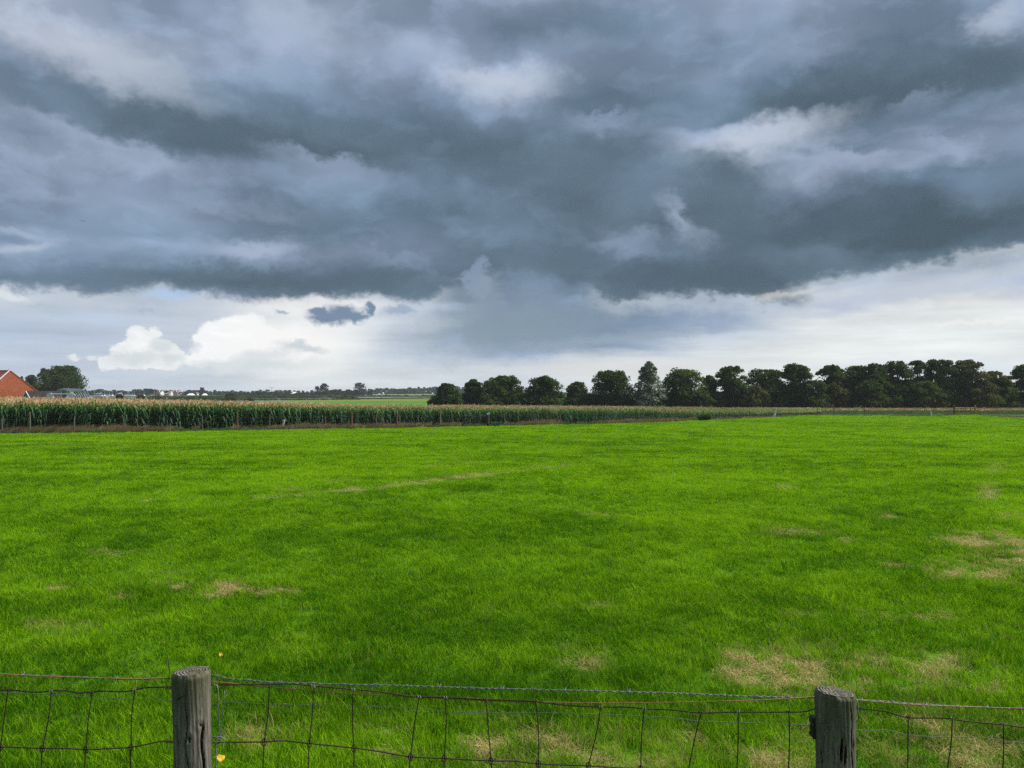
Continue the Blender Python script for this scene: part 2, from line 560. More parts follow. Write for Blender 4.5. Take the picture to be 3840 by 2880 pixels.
# ---- value noise (vectorised)
_PERM = NPR.random((256, 256))


def vnoise(x, y):
    xi, yi = np.floor(x).astype(int), np.floor(y).astype(int)
    fx, fy = x - xi, y - yi
    fx, fy = fx * fx * (3 - 2 * fx), fy * fy * (3 - 2 * fy)
    g = lambda a, b: _PERM[a & 255, b & 255]
    return (g(xi, yi) * (1 - fx) + g(xi + 1, yi) * fx) * (1 - fy) + (g(xi, yi + 1) * (1 - fx) + g(xi + 1, yi + 1) * fx) * fy


def fbm(x, y, oct=4):
    s, a, t = 0, 0.5, 0
    for k in range(oct):
        s = s + a * vnoise(x * 2 ** k + 17.3 * k, y * 2 ** k + 5.1 * k)
        t += a
        a *= 0.5
    return s / t


# ------------------------------------------------------------------ terrain
def ground_z(x, y):
    """the land falls from the roadside fence to the flat fields"""
    x, y = np.asarray(x, float), np.asarray(y, float)
    t = np.clip((y - 2.0) / 78.0, 0, 1)
    z = 1.15 * (1 - t) ** 1.5
    z = z + np.where(y < 2.0, (2.0 - np.clip(y, -40, 2)) * 0.01, 0)
    # low crossing in front of the far gate on the right
    z = z + 0.28 * np.exp(-(((x - 58.5) / 3.6) ** 2 + ((y - 99) / 5.0) ** 2))
    und = (fbm(x * 0.11, y * 0.11, 3) - 0.5) * 0.16 * np.clip((y - 3) / 10, 0, 1) * np.clip((130 - y) / 30, 0, 1)
    return z + und


def gz(x, y):
    return float(ground_z(x, y))


def at_depth(px, py, D):
    d = pix_dir(px, py)
    k = D / d[1]
    return (d[0] * k, D, CAMZ + d[2] * k)


def on_ground(px, py):
    d = pix_dir(px, py)
    k = d[0] / d[1], d[2] / d[1]
    lo, hi = 2.0, 3000.0
    for _ in range(60):
        mid = (lo + hi) / 2
        if CAMZ + k[1] * mid > gz(k[0] * mid, mid):
            lo = mid
        else:
            hi = mid
    return (k[0] * lo, lo, gz(k[0] * lo, lo))


def row_depth(row):
    return CAMZ * F / (row - HOR)


def px_of(x, y, z):
    """vectorised: photo pixel of a world point"""
    c, s = math.cos(PITCH), math.sin(PITCH)
    dy, dz = y * c + (z - CAMZ) * s, -y * s + (z - CAMZ) * c
    return 1920 + F * x / dy, 1440 - F * dz / dy


EDGE = [(-900, 1640), (-300, 1634), (0, 1629), (400, 1625), (880, 1616), (1320, 1609), (1740, 1601), (2240, 1592), (2500, 1583),
        (2840, 1569), (3050, 1559), (3300, 1560), (3480, 1562), (3580, 1557), (3660, 1557), (3750, 1564), (3840, 1568), (4300, 1575), (5200, 1580)]
EPX = np.array([e[0] for e in EDGE], float)
EROW = np.array([e[1] for e in EDGE], float)
_ed = [on_ground(*e) for e in EDGE]
EDEP = np.array([e[1] for e in _ed])


def edge_depth(px):
    return np.interp(px, EPX, EDEP)


# ------------------------------------------------------------------ materials
def mat(name):
    m = bpy.data.materials.new(name)
    m.use_nodes = True
    m.node_tree.nodes.clear()
    T = NT(m.node_tree)
    out = T.new('ShaderNodeOutputMaterial')
    return m, T, out


def principled(T, out, color, rough=0.7, metal=0.0, bump=None, spec=0.4, bump_d=0.02, bump_s=1.0):
    b = T.new('ShaderNodeBsdfPrincipled')
    T.put(b.inputs['Base Color'], color)
    T.put(b.inputs['Roughness'], rough)
    b.inputs['Metallic'].default_value = metal
    b.inputs['Specular IOR Level'].default_value = spec
    if bump is not None:
        n = T.new('ShaderNodeBump')
        n.inputs['Distance'].default_value = bump_d
        n.inputs['Strength'].default_value = bump_s
        T.put(n.inputs['Height'], bump)
        T.put(b.inputs['Normal'], n.outputs[0])
    T.t.links.new(b.outputs[0], out.inputs['Surface'])
    return b


def rgba(c):
    return (c[0], c[1], c[2], 1.0)


def mottled(name, c0, c1, scale, rough=0.8, detail=5.0, stretch=(1, 1, 1), bump=0.0, metal=0.0, spec=0.4, coords='Object'):
    m, T, out = mat(name)
    tc = T.new('ShaderNodeTexCoord')
    v = T.vmath('MULTIPLY', tc.outputs[coords], stretch)
    n = T.noise(v, scale, detail, 0.6)
    f = T.smooth(n, 0.3, 0.7)
    principled(T, out, T.mix(f, rgba(c0), rgba(c1)), rough, metal, n if bump else None, spec, bump)
    return m


def leafy(name, dark, light, rough=0.55, trans=0.35, gloss=0.06):
    """leaf faces: colour differs from leaf to leaf and spray to spray, some light passes through"""
    m, T, out = mat(name)
    g = T.new('ShaderNodeNewGeometry')
    rnd = g.outputs['Random Per Island']
    n = T.noise(g.outputs['Position'], 0.55, 3.0, 0.6)
    f = T.math('ADD', T.math('MULTIPLY', rnd, 0.55), T.smooth(n, 0.3, 0.7, 0.0, 0.45), clamp=True)
    col = T.mix(f, rgba(dark), rgba(light))
    shade_leaf(T, out, col, trans, gloss, rough)
    return m


def shade_leaf(T, out, col, trans, gloss, rough, tcol=None):
    d = T.new('ShaderNodeBsdfDiffuse')
    T.put(d.inputs['Color'], col)
    t = T.new('ShaderNodeBsdfTranslucent')
    T.put(t.inputs['Color'], tcol if tcol is not None else col)
    m1 = T.new('ShaderNodeMixShader')
    m1.inputs[0].default_value = trans
    T.t.links.new(d.outputs[0], m1.inputs[1])
    T.t.links.new(t.outputs[0], m1.inputs[2])
    if gloss <= 0:
        T.t.links.new(m1.outputs[0], out.inputs['Surface'])
        return
    gl = T.new('ShaderNodeBsdfGlossy')
    gl.inputs['Roughness'].default_value = rough
    gl.inputs['Color'].default_value = (.9, .95, 1, 1)
    m2 = T.new('ShaderNodeMixShader')
    m2.inputs[0].default_value = gloss
    T.t.links.new(m1.outputs[0], m2.inputs[1])
    T.t.links.new(gl.outputs[0], m2.inputs[2])
    T.t.links.new(m2.outputs[0], out.inputs['Surface'])


def inst_attr(T, name):
    a = T.new('ShaderNodeAttribute', attribute_type='INSTANCER', attribute_name=name)
    return a.outputs['Fac']


GRASS_D, GRASS_L = (0.044, 0.150, 0.005), (0.255, 0.470, 0.010)
STRAW_D, STRAW_L = (0.30, 0.235, 0.085), (0.68, 0.56, 0.26)


def grass_material():
    m, T, out = mat('pasture_grass_blades')
    tone, dry = inst_attr(T, 'tone'), inst_attr(T, 'dry')
    g = T.new('ShaderNodeNewGeometry')
    rnd = g.outputs['Random Per Island']
    f = T.math('ADD', tone, T.smooth(rnd, 0, 1, -0.38, 0.38, 'LINEAR'), clamp=True)
    green = T.mix(f, rgba(GRASS_D), rgba(GRASS_L))
    straw = T.mix(rnd, rgba(STRAW_D), rgba(STRAW_L))
    isdry = T.smooth(T.math('SUBTRACT', dry, T.math('MULTIPLY', rnd, 0.9)), 0.0, 0.12)
    col = T.mix(isdry, green, straw)
    shade_leaf(T, out, col, 0.45, 0.0, 0.45)
    return m


M = {}
M['grass'] = grass_material()
M['soil'] = None


def field_soil():
    m, T, out = mat('pasture_sward')
    g = T.new('ShaderNodeNewGeometry')
    n1 = T.noise(g.outputs['Position'], 0.35, 4.0, 0.6)
    n2 = T.noise(g.outputs['Position'], 6.0, 4.0, 0.6)
    c = T.mix(T.smooth(n1, 0.3, 0.7), (0.040, 0.105, 0.006, 1), (0.075, 0.175, 0.008, 1))  # green kept dark: the shade of thatch between tufts is in the colour
    c = T.mix(T.smooth(n2, 0.45, 0.75, 0, 0.6), c, (0.03, 0.05, 0.012, 1))
    principled(T, out, c, 0.95, bump=n2, bump_d=0.05, spec=0.0)
    return m


M['soil'] = field_soil()
M['land'] = mottled('far_grassland', (0.026, 0.060, 0.014), (0.05, 0.095, 0.022), 0.02, 0.95, spec=0.0, coords='Object')
M['meadow'] = mottled('bright_meadow', (0.050, 0.15, 0.020), (0.075, 0.20, 0.028), 0.05, 0.95, spec=0.0)
M['marsh'] = mottled('reedy_meadow', (0.10, 0.14, 0.035), (0.17, 0.20, 0.06), 0.06, 0.95, spec=0.0, stretch=(0.3, 1, 1))
M['paleland'] = mottled('pale_far_pasture', (0.12, 0.17, 0.07), (0.17, 0.21, 0.09), 0.03, 0.95, spec=0.0, stretch=(0.3, 1, 1))
M['stubble'] = mottled('ripe_seed_grass', (0.26, 0.22, 0.095), (0.40, 0.34, 0.16), 0.25, 0.95, spec=0.0, stretch=(0.3, 1, 1))
M['crop'] = mottled('low_green_crop', (0.03, 0.075, 0.03), (0.055, 0.12, 0.05), 0.5, 0.9, spec=0.0, stretch=(0.3, 1, 1))


def water_mat():
    m, T, out = mat('lake_water')
    tc = T.new('ShaderNodeTexCoord')
    n = T.noise(T.vmath('MULTIPLY', tc.outputs['Object'], (0.5, 1, 1)), 0.9, 4.0, 0.6)
    principled(T, out, (0.10, 0.12, 0.115, 1), 0.22, bump=n, bump_d=0.10, spec=0.5, bump_s=0.35)
    return m


M['water'] = water_mat()


# ------------------------------------------------------------------ ground sheets
def terrain_grid(name, xs, ys, material, dz=0.0):
    X, Y = np.meshgrid(xs, ys)
    Z = ground_z(X, Y) + dz
    V = np.stack([X, Y, Z], -1).reshape(-1, 3)
    nx, ny = len(xs), len(ys)
    i = np.arange(ny - 1)[:, None] * nx + np.arange(nx - 1)[None, :]
    Fq = np.stack([i, i + 1, i + nx + 1, i + nx], -1).reshape(-1, 4)
    me = mesh_from(name, V, Fq.tolist(), [material], smooth=True)
    return struct(obj(name, me))


xs = np.unique(np.concatenate([np.linspace(-3000, -400, 9), np.linspace(-400, -120, 15), np.linspace(-120, 120, 81), np.linspace(120, 400, 15), np.linspace(400, 3000, 9)]))
ys = np.unique(np.concatenate([np.linspace(-60, 0, 7), np.linspace(0, 20, 21), np.linspace(20, 130, 56), np.linspace(130, 600, 20), np.linspace(600, 3600, 12)]))
terrain_grid('ground', xs, ys, M['land'], dz=-0.06)


def strip_sheet(name, pts, material, z=0.0, sub=1):
    """flat sheet with the outline given as photo pixels on the level land"""
    vs = []
    for px, row in pts:
        D = (CAMZ - z) * F / (row - HOR)
        vs.append(((px - 1920) / F * D, D, z))
    me = mesh_from(name, vs, [tuple(range(len(vs)))], [material])
    return struct(obj(name, me))


def pasture_sheet():
    """the near field up to its far edge: columns of azimuth, rows from the fence outwards"""
    cols = np.linspace(-900, 5200, 200)
    rows = np.concatenate([np.linspace(0, 0.2, 30), np.linspace(0.21, 1.0, 110)])
    V = []
    near = -3.0
    for r in rows:
        for c in cols:
            D1 = float(edge_depth(c))
            k = (c - 1920) / F
            if r < 1e-9:
                D = near
                x = k * 60 if abs(k) > 1 else k * 40
            D = near + (D1 - near) * r
            x = k * max(D, 0.0) + k * 12 * max(0.0, 1 - r * 4)
            V.append((x, D, 0.0))
    V = np.array(V)
    V[:, 2] = ground_z(V[:, 0], V[:, 1]) - 0.02
    nx, ny = len(cols), len(rows)
    i = np.arange(ny - 1)[:, None] * nx + np.arange(nx - 1)[None, :]
    Fq = np.stack([i, i + 1, i + nx + 1, i + nx], -1).reshape(-1, 4)
    return struct(obj('pasture', mesh_from('pasture', V, Fq.tolist(), [M['soil']], smooth=True)))


pasture_sheet()
strip_sheet('stubble_field', [(2700, 1542), (5200, 1545), (5200, 1527.5), (2700, 1527)], M['stubble'], 0.03)
strip_sheet('crop_strip', [(2600, 1556), (3480, 1556), (3840, 1561), (5200, 1566), (5200, 1543), (3840, 1541), (2600, 1540)], M['crop'], 0.05)
strip_sheet('meadow', [(500, 1522), (1900, 1526), (1900, 1502), (1500, 1503.5), (1330, 1505), (1050, 1506), (500, 1513)], M['meadow'], 0.03)
strip_sheet('reed_meadow', [(850, 1507), (1330, 1506), (1900, 1503.5), (1900, 1490), (1560, 1492), (1330, 1496.5), (1000, 1502)], M['marsh'], 0.05)
strip_sheet('lake', [(560, 1504.5), (890, 1504), (1040, 1502), (1330, 1497), (1620, 1491), (1900, 1489.5), (1900, 1487.5), (1310, 1488.5),
                     (1260, 1491.5), (980, 1494.5), (560, 1499.5)], M['water'], 0.08)
strip_sheet('far_bank', [(560, 1499), (980, 1494), (1300, 1491), (1300, 1485), (900, 1486), (560, 1488)], M['land'], 0.10)
strip_sheet('far_pasture', [(1345, 1487), (1900, 1486.5), (1900, 1475.5), (1345, 1476.5)], M['paleland'], 0.06)
strip_sheet('harbour', [(250, 1492), (700, 1491), (700, 1484), (250, 1484)], M['water'], 0.05)
# ------------------------------------------------------------------ near fence
def wood_material(name, green=0.35):
    m, T, out = mat(name)
    tc = T.new('ShaderNodeTexCoord')
    o = tc.outputs['Object']
    warp = T.noise(o, 9.0, 3.0, 0.5, color=True)
    v = T.vmath('ADD', T.vmath('MULTIPLY', o, (1, 1, 0.055)), T.vmath('SCALE', T.vmath('SUBTRACT', warp, (.5, .5, .5)), scale=0.02))
    grain = T.noise(v, 95.0, 6.0, 0.7)
    big = T.noise(T.vmath('MULTIPLY', o, (1, 1, 0.25)), 11.0, 4.0, 0.6)
    fine = T.noise(T.vmath('MULTIPLY', o, (1, 1, 0.12)), 260.0, 3.0, 0.6)
    c = T.mix(T.smooth(grain, 0.28, 0.72), (0.030, 0.025, 0.021, 1), (0.25, 0.222, 0.192, 1))
    c = T.mix(T.smooth(big, 0.35, 0.7, 0, 0.65), c, (0.092, 0.080, 0.068, 1))
    c = T.mix(T.smooth(fine, 0.56, 0.74, 0, 0.5), c, (0.34, 0.31, 0.275, 1))
    # algae film towards the top end and down one side
    sep = T.new('ShaderNodeSeparateXYZ')
    T.put(sep.inputs[0], o)
    alg = T.math('MULTIPLY', T.smooth(sep.outputs[2], -0.34, 0.0), T.smooth(big, 0.35, 0.65, 0.2, 1.0))
    c = T.mix(T.math('MULTIPLY', alg, green), c, (0.055, 0.065, 0.022, 1))
    h = T.math('ADD', T.math('MULTIPLY', grain, 0.7), T.math('MULTIPLY', fine, 0.3))
    principled(T, out, c, 0.85, bump=h, bump_d=0.006, spec=0.25)
    return m


def end_grain_material():
    m, T, out = mat('weathered_end_grain')
    tc = T.new('ShaderNodeTexCoord')
    o = tc.outputs['Object']
    n = T.noise(o, 30.0, 4.0, 0.6, color=True)
    p = T.vmath('ADD', T.vmath('MULTIPLY', o, (1, 1, 0)), T.vmath('SCALE', T.vmath('SUBTRACT', n, (.5, .5, .5)), scale=0.010))
    r = T.vmath('LENGTH', T.vmath('SUBTRACT', p, (0.012, -0.008, 0)))
    ring = T.math('SINE', T.math('MULTIPLY', r, 620.0))
    blot = T.noise(o, 34.0, 4.0, 0.6)
    c = T.mix(T.smooth(ring, -0.6, 0.9), (0.085, 0.075, 0.06, 1), (0.19, 0.175, 0.15, 1))
    c = T.mix(T.smooth(blot, 0.4, 0.62, 0, 0.75), c, (0.05, 0.055, 0.022, 1))
    principled(T, out, c, 0.9, bump=ring, bump_d=0.002, spec=0.2)
    return m


M['post'] = wood_material('weathered_post_wood', 0.8)
M['endgrain'] = end_grain_material()
M['crackdark'] = mottled('shaded_crack_wood', (0.012, 0.009, 0.008), (0.035, 0.024, 0.018), 60, 0.95, spec=0.1)  # dark inner wood, with shade painted in so cracks and knot pits show
M['rustwire'] = mottled('rusted_wire', (0.028, 0.016, 0.011), (0.075, 0.042, 0.026), 60, 0.7, metal=0.35)
M['zinc'] = mottled('galvanised_wire', (0.085, 0.11, 0.10), (0.18, 0.22, 0.205), 90, 0.55, metal=0.15)
M['greenwire'] = mottled('thin_dull_wire', (0.045, 0.07, 0.04), (0.085, 0.12, 0.07), 70, 0.6, metal=0.0)
M['orange'] = mottled('orange_cord', (0.20, 0.075, 0.032), (0.33, 0.135, 0.062), 120, 0.6)
M['black'] = mottled('black_plastic', (0.010, 0.010, 0.011), (0.022, 0.022, 0.024), 40, 0.45)
M['yellow'] = mottled('yellow_leaf', (0.40, 0.24, 0.008), (0.52, 0.34, 0.012), 40, 0.6)

FD = 2.76                    # distance of the fence line


def fence_pt(px, py, d=0.0):
    return np.array(at_depth(px, py, FD + d))


def near_post(label, top_px, top_row, half_px, lean_px, cracks, knots, slope, seed):
    """round weathered post: z=0 of the object is its top end"""
    rr = random.Random(seed)
    top = fence_pt(top_px, top_row)
    bx = fence_pt(top_px + lean_px, 2880)
    dxdz = (bx[0] - top[0]) / (bx[2] - top[2])
    rad = half_px / F * FD
    zg = gz(top[0], FD)
    Hh = top[2] - zg + 0.35
    NS, NR = 128, 130
    prof = []
    for j in range(NR):
        t = j / (NR - 1)
        prof.append(-(t ** 1.25) * Hh)
    ph = [rr.uniform(0, 6.28) for _ in range(6)]
    V, Fc, dk = [], [], []
    for j, z in enumerate(prof):
        for i in range(NS):
            a = 2 * math.pi * i / NS
            r = rad * (1 + 0.03 * math.sin(2 * a + ph[0]) + 0.012 * math.sin(3 * a + ph[1] + 2 * z) + 0.03 * (-z) / Hh)
            r += rad * 0.020 * (math.sin(13 * a + ph[2] + 5 * z) * math.sin(5 * a + ph[3]) + 0.6 * math.sin(29 * a + ph[4] + 3 * math.sin(6 * z)))
            r += rad * 0.03 * math.sin(a * 2 + z * 9 + ph[5])
            cut = 0.0
            # weathered rim
            if z > -0.012:
                r -= (1 + z / 0.012) * 0.011 * (0.5 + 0.35 * math.sin(3 * a + ph[1]) + 0.25 * math.sin(11 * a + ph[2]) + 0.3 * rr.random())
            for (ca, z0, z1, wd, dp) in cracks:
                if z1 <= z <= z0:
                    e = min((z0 - z) / 0.05, (z - z1) / 0.05, 1.0)
                    wob = 0.05 * math.sin(z * 40 + ca * 7)
                    da = (a - ca - wob + math.pi) % (2 * math.pi) - math.pi
                    cut = max(cut, dp * max(0.0, e) * math.exp(-(da / wd) ** 2))
            r -= cut
            for (ka, kz, ks, kh) in knots:
                da = ((a - ka + math.pi) % (2 * math.pi) - math.pi) * rad
                q = (da * da + ((z - kz) / 1.25) ** 2) / (ks * ks)
                r += kh * math.exp(-q) - 1.9 * kh * math.exp(-q * 6)
                cut = max(cut, 0.006 * math.exp(-q * 7) if kh > .0055 else 0)
            x, y = r * math.cos(a), r * math.sin(a)
            dk.append(cut > 0.0042)
            # the sawn end slopes a little
            V.append((x + dxdz * z, y, z + (slope[0] * x + slope[1] * y) * math.exp(z / 0.05)))
    for j in range(NR - 1):
        for i in range(NS):
            Fc.append((j * NS + i, (j + 1) * NS + i, (j + 1) * NS + (i + 1) % NS, j * NS + (i + 1) % NS))
    me = mesh_from('post_shaft', V, Fc, [M['post'], M['crackdark']], [1 if dk[f[0]] else 0 for f in Fc], smooth=True)
    root = empty('fence_post', top)
    tag(root, label, 'fence post')
    obj('shaft', me, root)
    # sawn end as its own part: rings of faces with slight relief
    V2, F2 = [(0, 0, 0.0025)], []
    NRr = 10
    for k in range(1, NRr + 1):
        for i in range(NS):
            a = 2 * math.pi * i / NS
            if k == NRr:
                x, y, z = V[i]
            else:
                q = k / NRr
                x, y = V[i][0] * q, V[i][1] * q
                z = slope[0] * x + slope[1] * y + 0.0035 * (1 - q ** 3) + 0.0012 * math.sin(k * 2.6) + rr.uniform(-.0006, .0006)
            V2.append((x, y, z))
    for i in range(NS):
        F2.append((0, 1 + i, 1 + (i + 1) % NS))
    for k in range(NRr - 1):
        for i in range(NS):
            a, b = 1 + k * NS, 1 + (k + 1) * NS
            F2.append((a + i, b + i, b + (i + 1) % NS, a + (i + 1) % NS))
    obj('sawn_top', mesh_from('sawn_top', V2, F2, [M['endgrain']], smooth=True), root)
    return root, rad


BACK = -math.pi / 2          # the side facing the camera
post_a, rad_a = near_post('thick grey weathered post with knots and rough sawn top, left of the two near posts', 717, 2515, 64.5, 7,
                          [(BACK + 0.05, -0.02, -1.3, 0.05, 0.006), (BACK + 0.95, -0.15, -1.3, 0.06, 0.012), (BACK - 0.5, -0.05, -0.5, 0.05, 0.004),
                           (BACK + 0.55, -0.30, -1.2, 0.05, 0.008), (BACK - 0.95, -0.1, -1.2, 0.07, 0.008), (2.0, -0.1, -1.2, 0.08, 0.01)],
                          [(BACK + 0.22, -0.215, 0.020, 0.006), (BACK + 0.85, -0.175, 0.016, 0.006), (BACK - 0.45, -0.300, 0.013, 0.005), (BACK - 0.5, -0.19, 0.02, 0.003)],
                          (0.02, -0.02), 3)
post_b, rad_b = near_post('dark grey round post with long splits and ringed top, right of the two near posts', 3132, 2592, 69.0, 3,
                          [(BACK - 0.10, -0.125, -0.235, 0.055, 0.020), (BACK + 0.08, -0.14, -0.25, 0.05, 0.012), (BACK + 0.55, -0.01, -1.3, 0.035, 0.012),
                           (BACK + 0.75, -0.12, -0.20, 0.04, 0.010), (BACK + 0.62, -0.15, -0.19, 0.03, 0.010), (BACK - 0.05, -0.27, -0.6, 0.05, 0.016), (BACK - 1.2, -0.17, -0.5, 0.06, 0.012)],
                          [(BACK - 0.5, -0.03, 0.02, -0.002)], (-0.10, -0.04), 8)


near_post('weathered round post beyond the left edge of the picture', -1700, 2540, 65, 4, [(BACK, -.1, -.9, .05, .01)], [(BACK + .4, -.3, .02, .006)], (.03, -.03), 15)
near_post('weathered round post beyond the right edge of the picture', 5530, 2600, 66, -5, [(BACK + .2, -.05, -.9, .05, .012)], [(BACK - .4, -.2, .02, .006)], (-.03, -.03), 16)


def staple(parent, x, z, rad, ang):
    b = MB()
    y = -math.sqrt(max(1e-6, rad * rad - x * x)) - 0.002
    dx, dz = 0.014 * math.cos(ang), 0.014 * math.sin(ang)
    b.tube([(x - dx, y, z - dz), (x + dx, y, z + dz)], 0.0016, 5)
    return b.build('staple', M['crackdark'], parent)


staple(post_a, 0.010, -0.045, rad_a, 1.75)
staple(post_a, -0.012, -0.072, rad_a, 0.55)

# black insulator block on the left side of the right post
b = MB()
ix, iz = -rad_b - 0.004, -0.135
b.box((ix, 0.02, iz), (0.014, 0.032, 0.075))
b.box((ix - 0.006, 0.02, iz + 0.024), (0.010, 0.026, 0.016), 0.1)
b.box((ix - 0.007, 0.02, iz - 0.004), (0.010, 0.026, 0.010), -0.1)
b.box((ix - 0.006, 0.02, iz - 0.026), (0.010, 0.026, 0.012), 0.15)
b.build('insulator', M['black'], post_b)


def wire_part(name, pts, rad, material, parent, step=0.02, n=6):
    b = MB()
    b.tube(catmull(pts, step), rad, n)
    return b.build(name, material, parent, smooth=True)


def fp(lst, d):
    return [fence_pt(x, y, d) for x, y in lst]


# --- woven wire netting
net = empty('wire_netting', (0, FD + 0.07, 1.16))
tag(net, 'rusty brown woven wire netting stretched behind the two grey posts', 'netting')
ND = 0.072


def rel(pts, o):
    L = np.array(o.location)
    return [np.array(p) - L for p in pts]


def dense(pts, amp, seed):
    """kinks of old wire between the knots"""
    rr = random.Random(seed)
    return [p + np.array((0, rr.uniform(-amp, amp), rr.uniform(-amp, amp))) for p in pts]


TOP_L = [(-1760, 2582), (-1000, 2596), (-420, 2600), (-250, 2594), (-110, 2597), (0, 2588), (28, 2586), (113, 2594), (156, 2595), (191, 2590), (243, 2590), (304, 2599), (343, 2595), (373, 2591),
         (460, 2594), (503, 2587), (547, 2579), (634, 2576), (690, 2575)]
TOP_M = [(760, 2568), (800, 2568), (900, 2567), (1013, 2566), (1087, 2564), (1178, 2572), (1325, 2585), (1421, 2594), (1529, 2611), (1573, 2613), (1672, 2615), (1820, 2623), (1930, 2626),
         (2008, 2631), (2120, 2644), (2253, 2651), (2347, 2651), (2416, 2657), (2530, 2663), (2629, 2673), (2768, 2670), (2958, 2670), (3025, 2667), (3056, 2657), (3100, 2652)]
TOP_R = [(3160, 2650), (3208, 2655), (3267, 2661), (3334, 2671), (3406, 2691), (3525, 2692), (3571, 2696), (3628, 2705), (3762, 2717), (3840, 2728), (3930, 2731), (4080, 2738), (4300, 2742), (4900, 2730), (5560, 2722)]
for t in (TOP_L, TOP_M, TOP_R):
    wire_part('top_wire', rel(fp(t, ND), net), 0.0027, M['rustwire'], net)
SEC_L = [(-1760, 2790), (-1000, 2804), (-420, 2812), (-200, 2806), (0, 2802), (160, 2806), (243, 2806), (323, 2811), (408, 2807), (493, 2802), (564, 2788), (616, 2779), (690, 2782)]
SEC_M = [(760, 2786), (846, 2783), (900, 2783), (991, 2782), (1065, 2778), (1160, 2788), (1327, 2805), (1421, 2818), (1540, 2838), (1666, 2844), (1842, 2853), (1930, 2854), (2019, 2864),
         (2206, 2872), (2321, 2879), (2403, 2884), (2580, 2896), (2763, 2900), (2956, 2896), (3100, 2884)]
SEC_R = [(3160, 2884), (3250, 2890), (3404, 2906), (3547, 2912), (3757, 2930), (3910, 2938), (4300, 2950), (4900, 2938), (5560, 2930)]
for t in (SEC_L, SEC_M, SEC_R):
    wire_part('line_wire', rel(fp(t, ND), net), 0.0025, M['rustwire'], net)
for hgt, r in ((0.50, 0.0022), (0.31, 0.0022), (0.15, 0.0025)):
    pts = [(x, FD + ND, gz(x, FD + ND) + hgt + 0.006 * math.sin(x * 9)) for x in np.linspace(-3.5, 3.5, 60)]
    wire_part('line_wire', rel(pts, net), r, M['rustwire'], net, step=0.05)
STAYS = [((-270, 2594), (-292, 2806)), ((-125, 2597), (-150, 2805)), ((30, 2588), (2, 2802)), ((193, 2591), (160, 2807)), ((346, 2596), (322, 2811)), ((506, 2588), (492, 2802)),
         ((1010, 2566), (991, 2783)), ((1175, 2572), (1160, 2788)), ((1325, 2585), (1327, 2805)), ((1573, 2613), (1540, 2838)), ((1671, 2615), (1666, 2844)),
         ((1822, 2623), (1841, 2853)), ((2009, 2631), (2019, 2864)), ((2253, 2651), (2206, 2872)), ((2416, 2657), (2403, 2884)), ((2629, 2673), (2580, 2896)),
         ((2768, 2670), (2763, 2900)), ((2958, 2670), (2956, 2896)), ((3406, 2691), (3404, 2906)), ((3571, 2696), (3547, 2912)), ((3762, 2717), (3757, 2930)), ((3925, 2731), (3910, 2938)), ((4080, 2738), (4062, 2944))]
STAYS += [((-270 - 150 * k, 2594 + (k % 3)), (-290 - 150 * k, 2804 - (k % 4))) for k in range(1, 10)] + [((4080 + 152 * k, 2738 - k), (4066 + 152 * k, 2944 - k)) for k in range(1, 10)]
rr = random.Random(5)
for (a, k) in STAYS:
    A, K = fence_pt(*a, ND - 0.004), fence_pt(*k, ND - 0.004)
    lower = K + (K - A) * 0.10
    bot = np.array((K[0] + (K[0] - A[0]) * 0.9 + rr.uniform(-.01, .01), FD + ND - 0.004, gz(K[0], FD) + 0.14))
    mid = A * 0.55 + K * 0.45 + np.array((rr.uniform(-.006, .006), 0, 0))
    wire_part('stay_wire', rel([A + np.array((0, 0, 0.003)), mid, K, lower, bot], net), 0.0022, M['rustwire'], net, step=0.025)
    # ring knot where stay and line wire cross, small wrap on the top wire
    b = MB()
    n = 12
    for tilt in (0.0, 1.2):
        ring = [(0.008 * math.cos(t), 0.004 * math.sin(t) * math.cos(tilt) - 0.001, 0.012 * math.sin(t)) for t in np.linspace(0, 2 * math.pi, n)]
        b.tube(ring, 0.0020, 5, cap=False)
    b.build('knot', M['rustwire'], net, True, loc=tuple(K - np.array(net.location)))
    b = MB()
    hel = [(0.0085 * (t / 12.6 - 0.5) * 2, 0.0042 * math.cos(t), 0.0042 * math.sin(t)) for t in np.linspace(0, 12.6, 22)]
    b.tube(hel, 0.0016, 5)
    b.build('wire_wrap', M['zinc'] if rr.random() < .45 else M['rustwire'], net, True, loc=tuple(A - np.array(net.location)))
# loose ends twisted round the wire at the left post
for px, row in ((640, 2578), (640, 2780)):
    c = fence_pt(px, row, ND)
    b = MB()
    hel = [(0.022 * (t / 25 - 0.5) * 2, 0.0055 * math.cos(t), 0.0055 * math.sin(t)) for t in np.linspace(0, 25, 46)] + [(0.02, 0, -0.012)]
    b.tube(hel, 0.0018, 5)
    b.build('wire_wrap', M['rustwire'], net, True, loc=tuple(c - np.array(net.location)))
c = fence_pt(660, 2790, ND - .01)
wire_part('loose_end', rel([fence_pt(663, 2782, ND), fence_pt(659, 2830, ND), fence_pt(654, 2900, ND), fence_pt(652, 2960, ND)], net), 0.0024, M['rustwire'], net)
wire_part('loose_end', rel([fence_pt(634, 2548, ND), fence_pt(635, 2510, ND), fence_pt(631, 2480, ND), fence_pt(627, 2450, ND)], net), 0.0016, M['rustwire'], net)

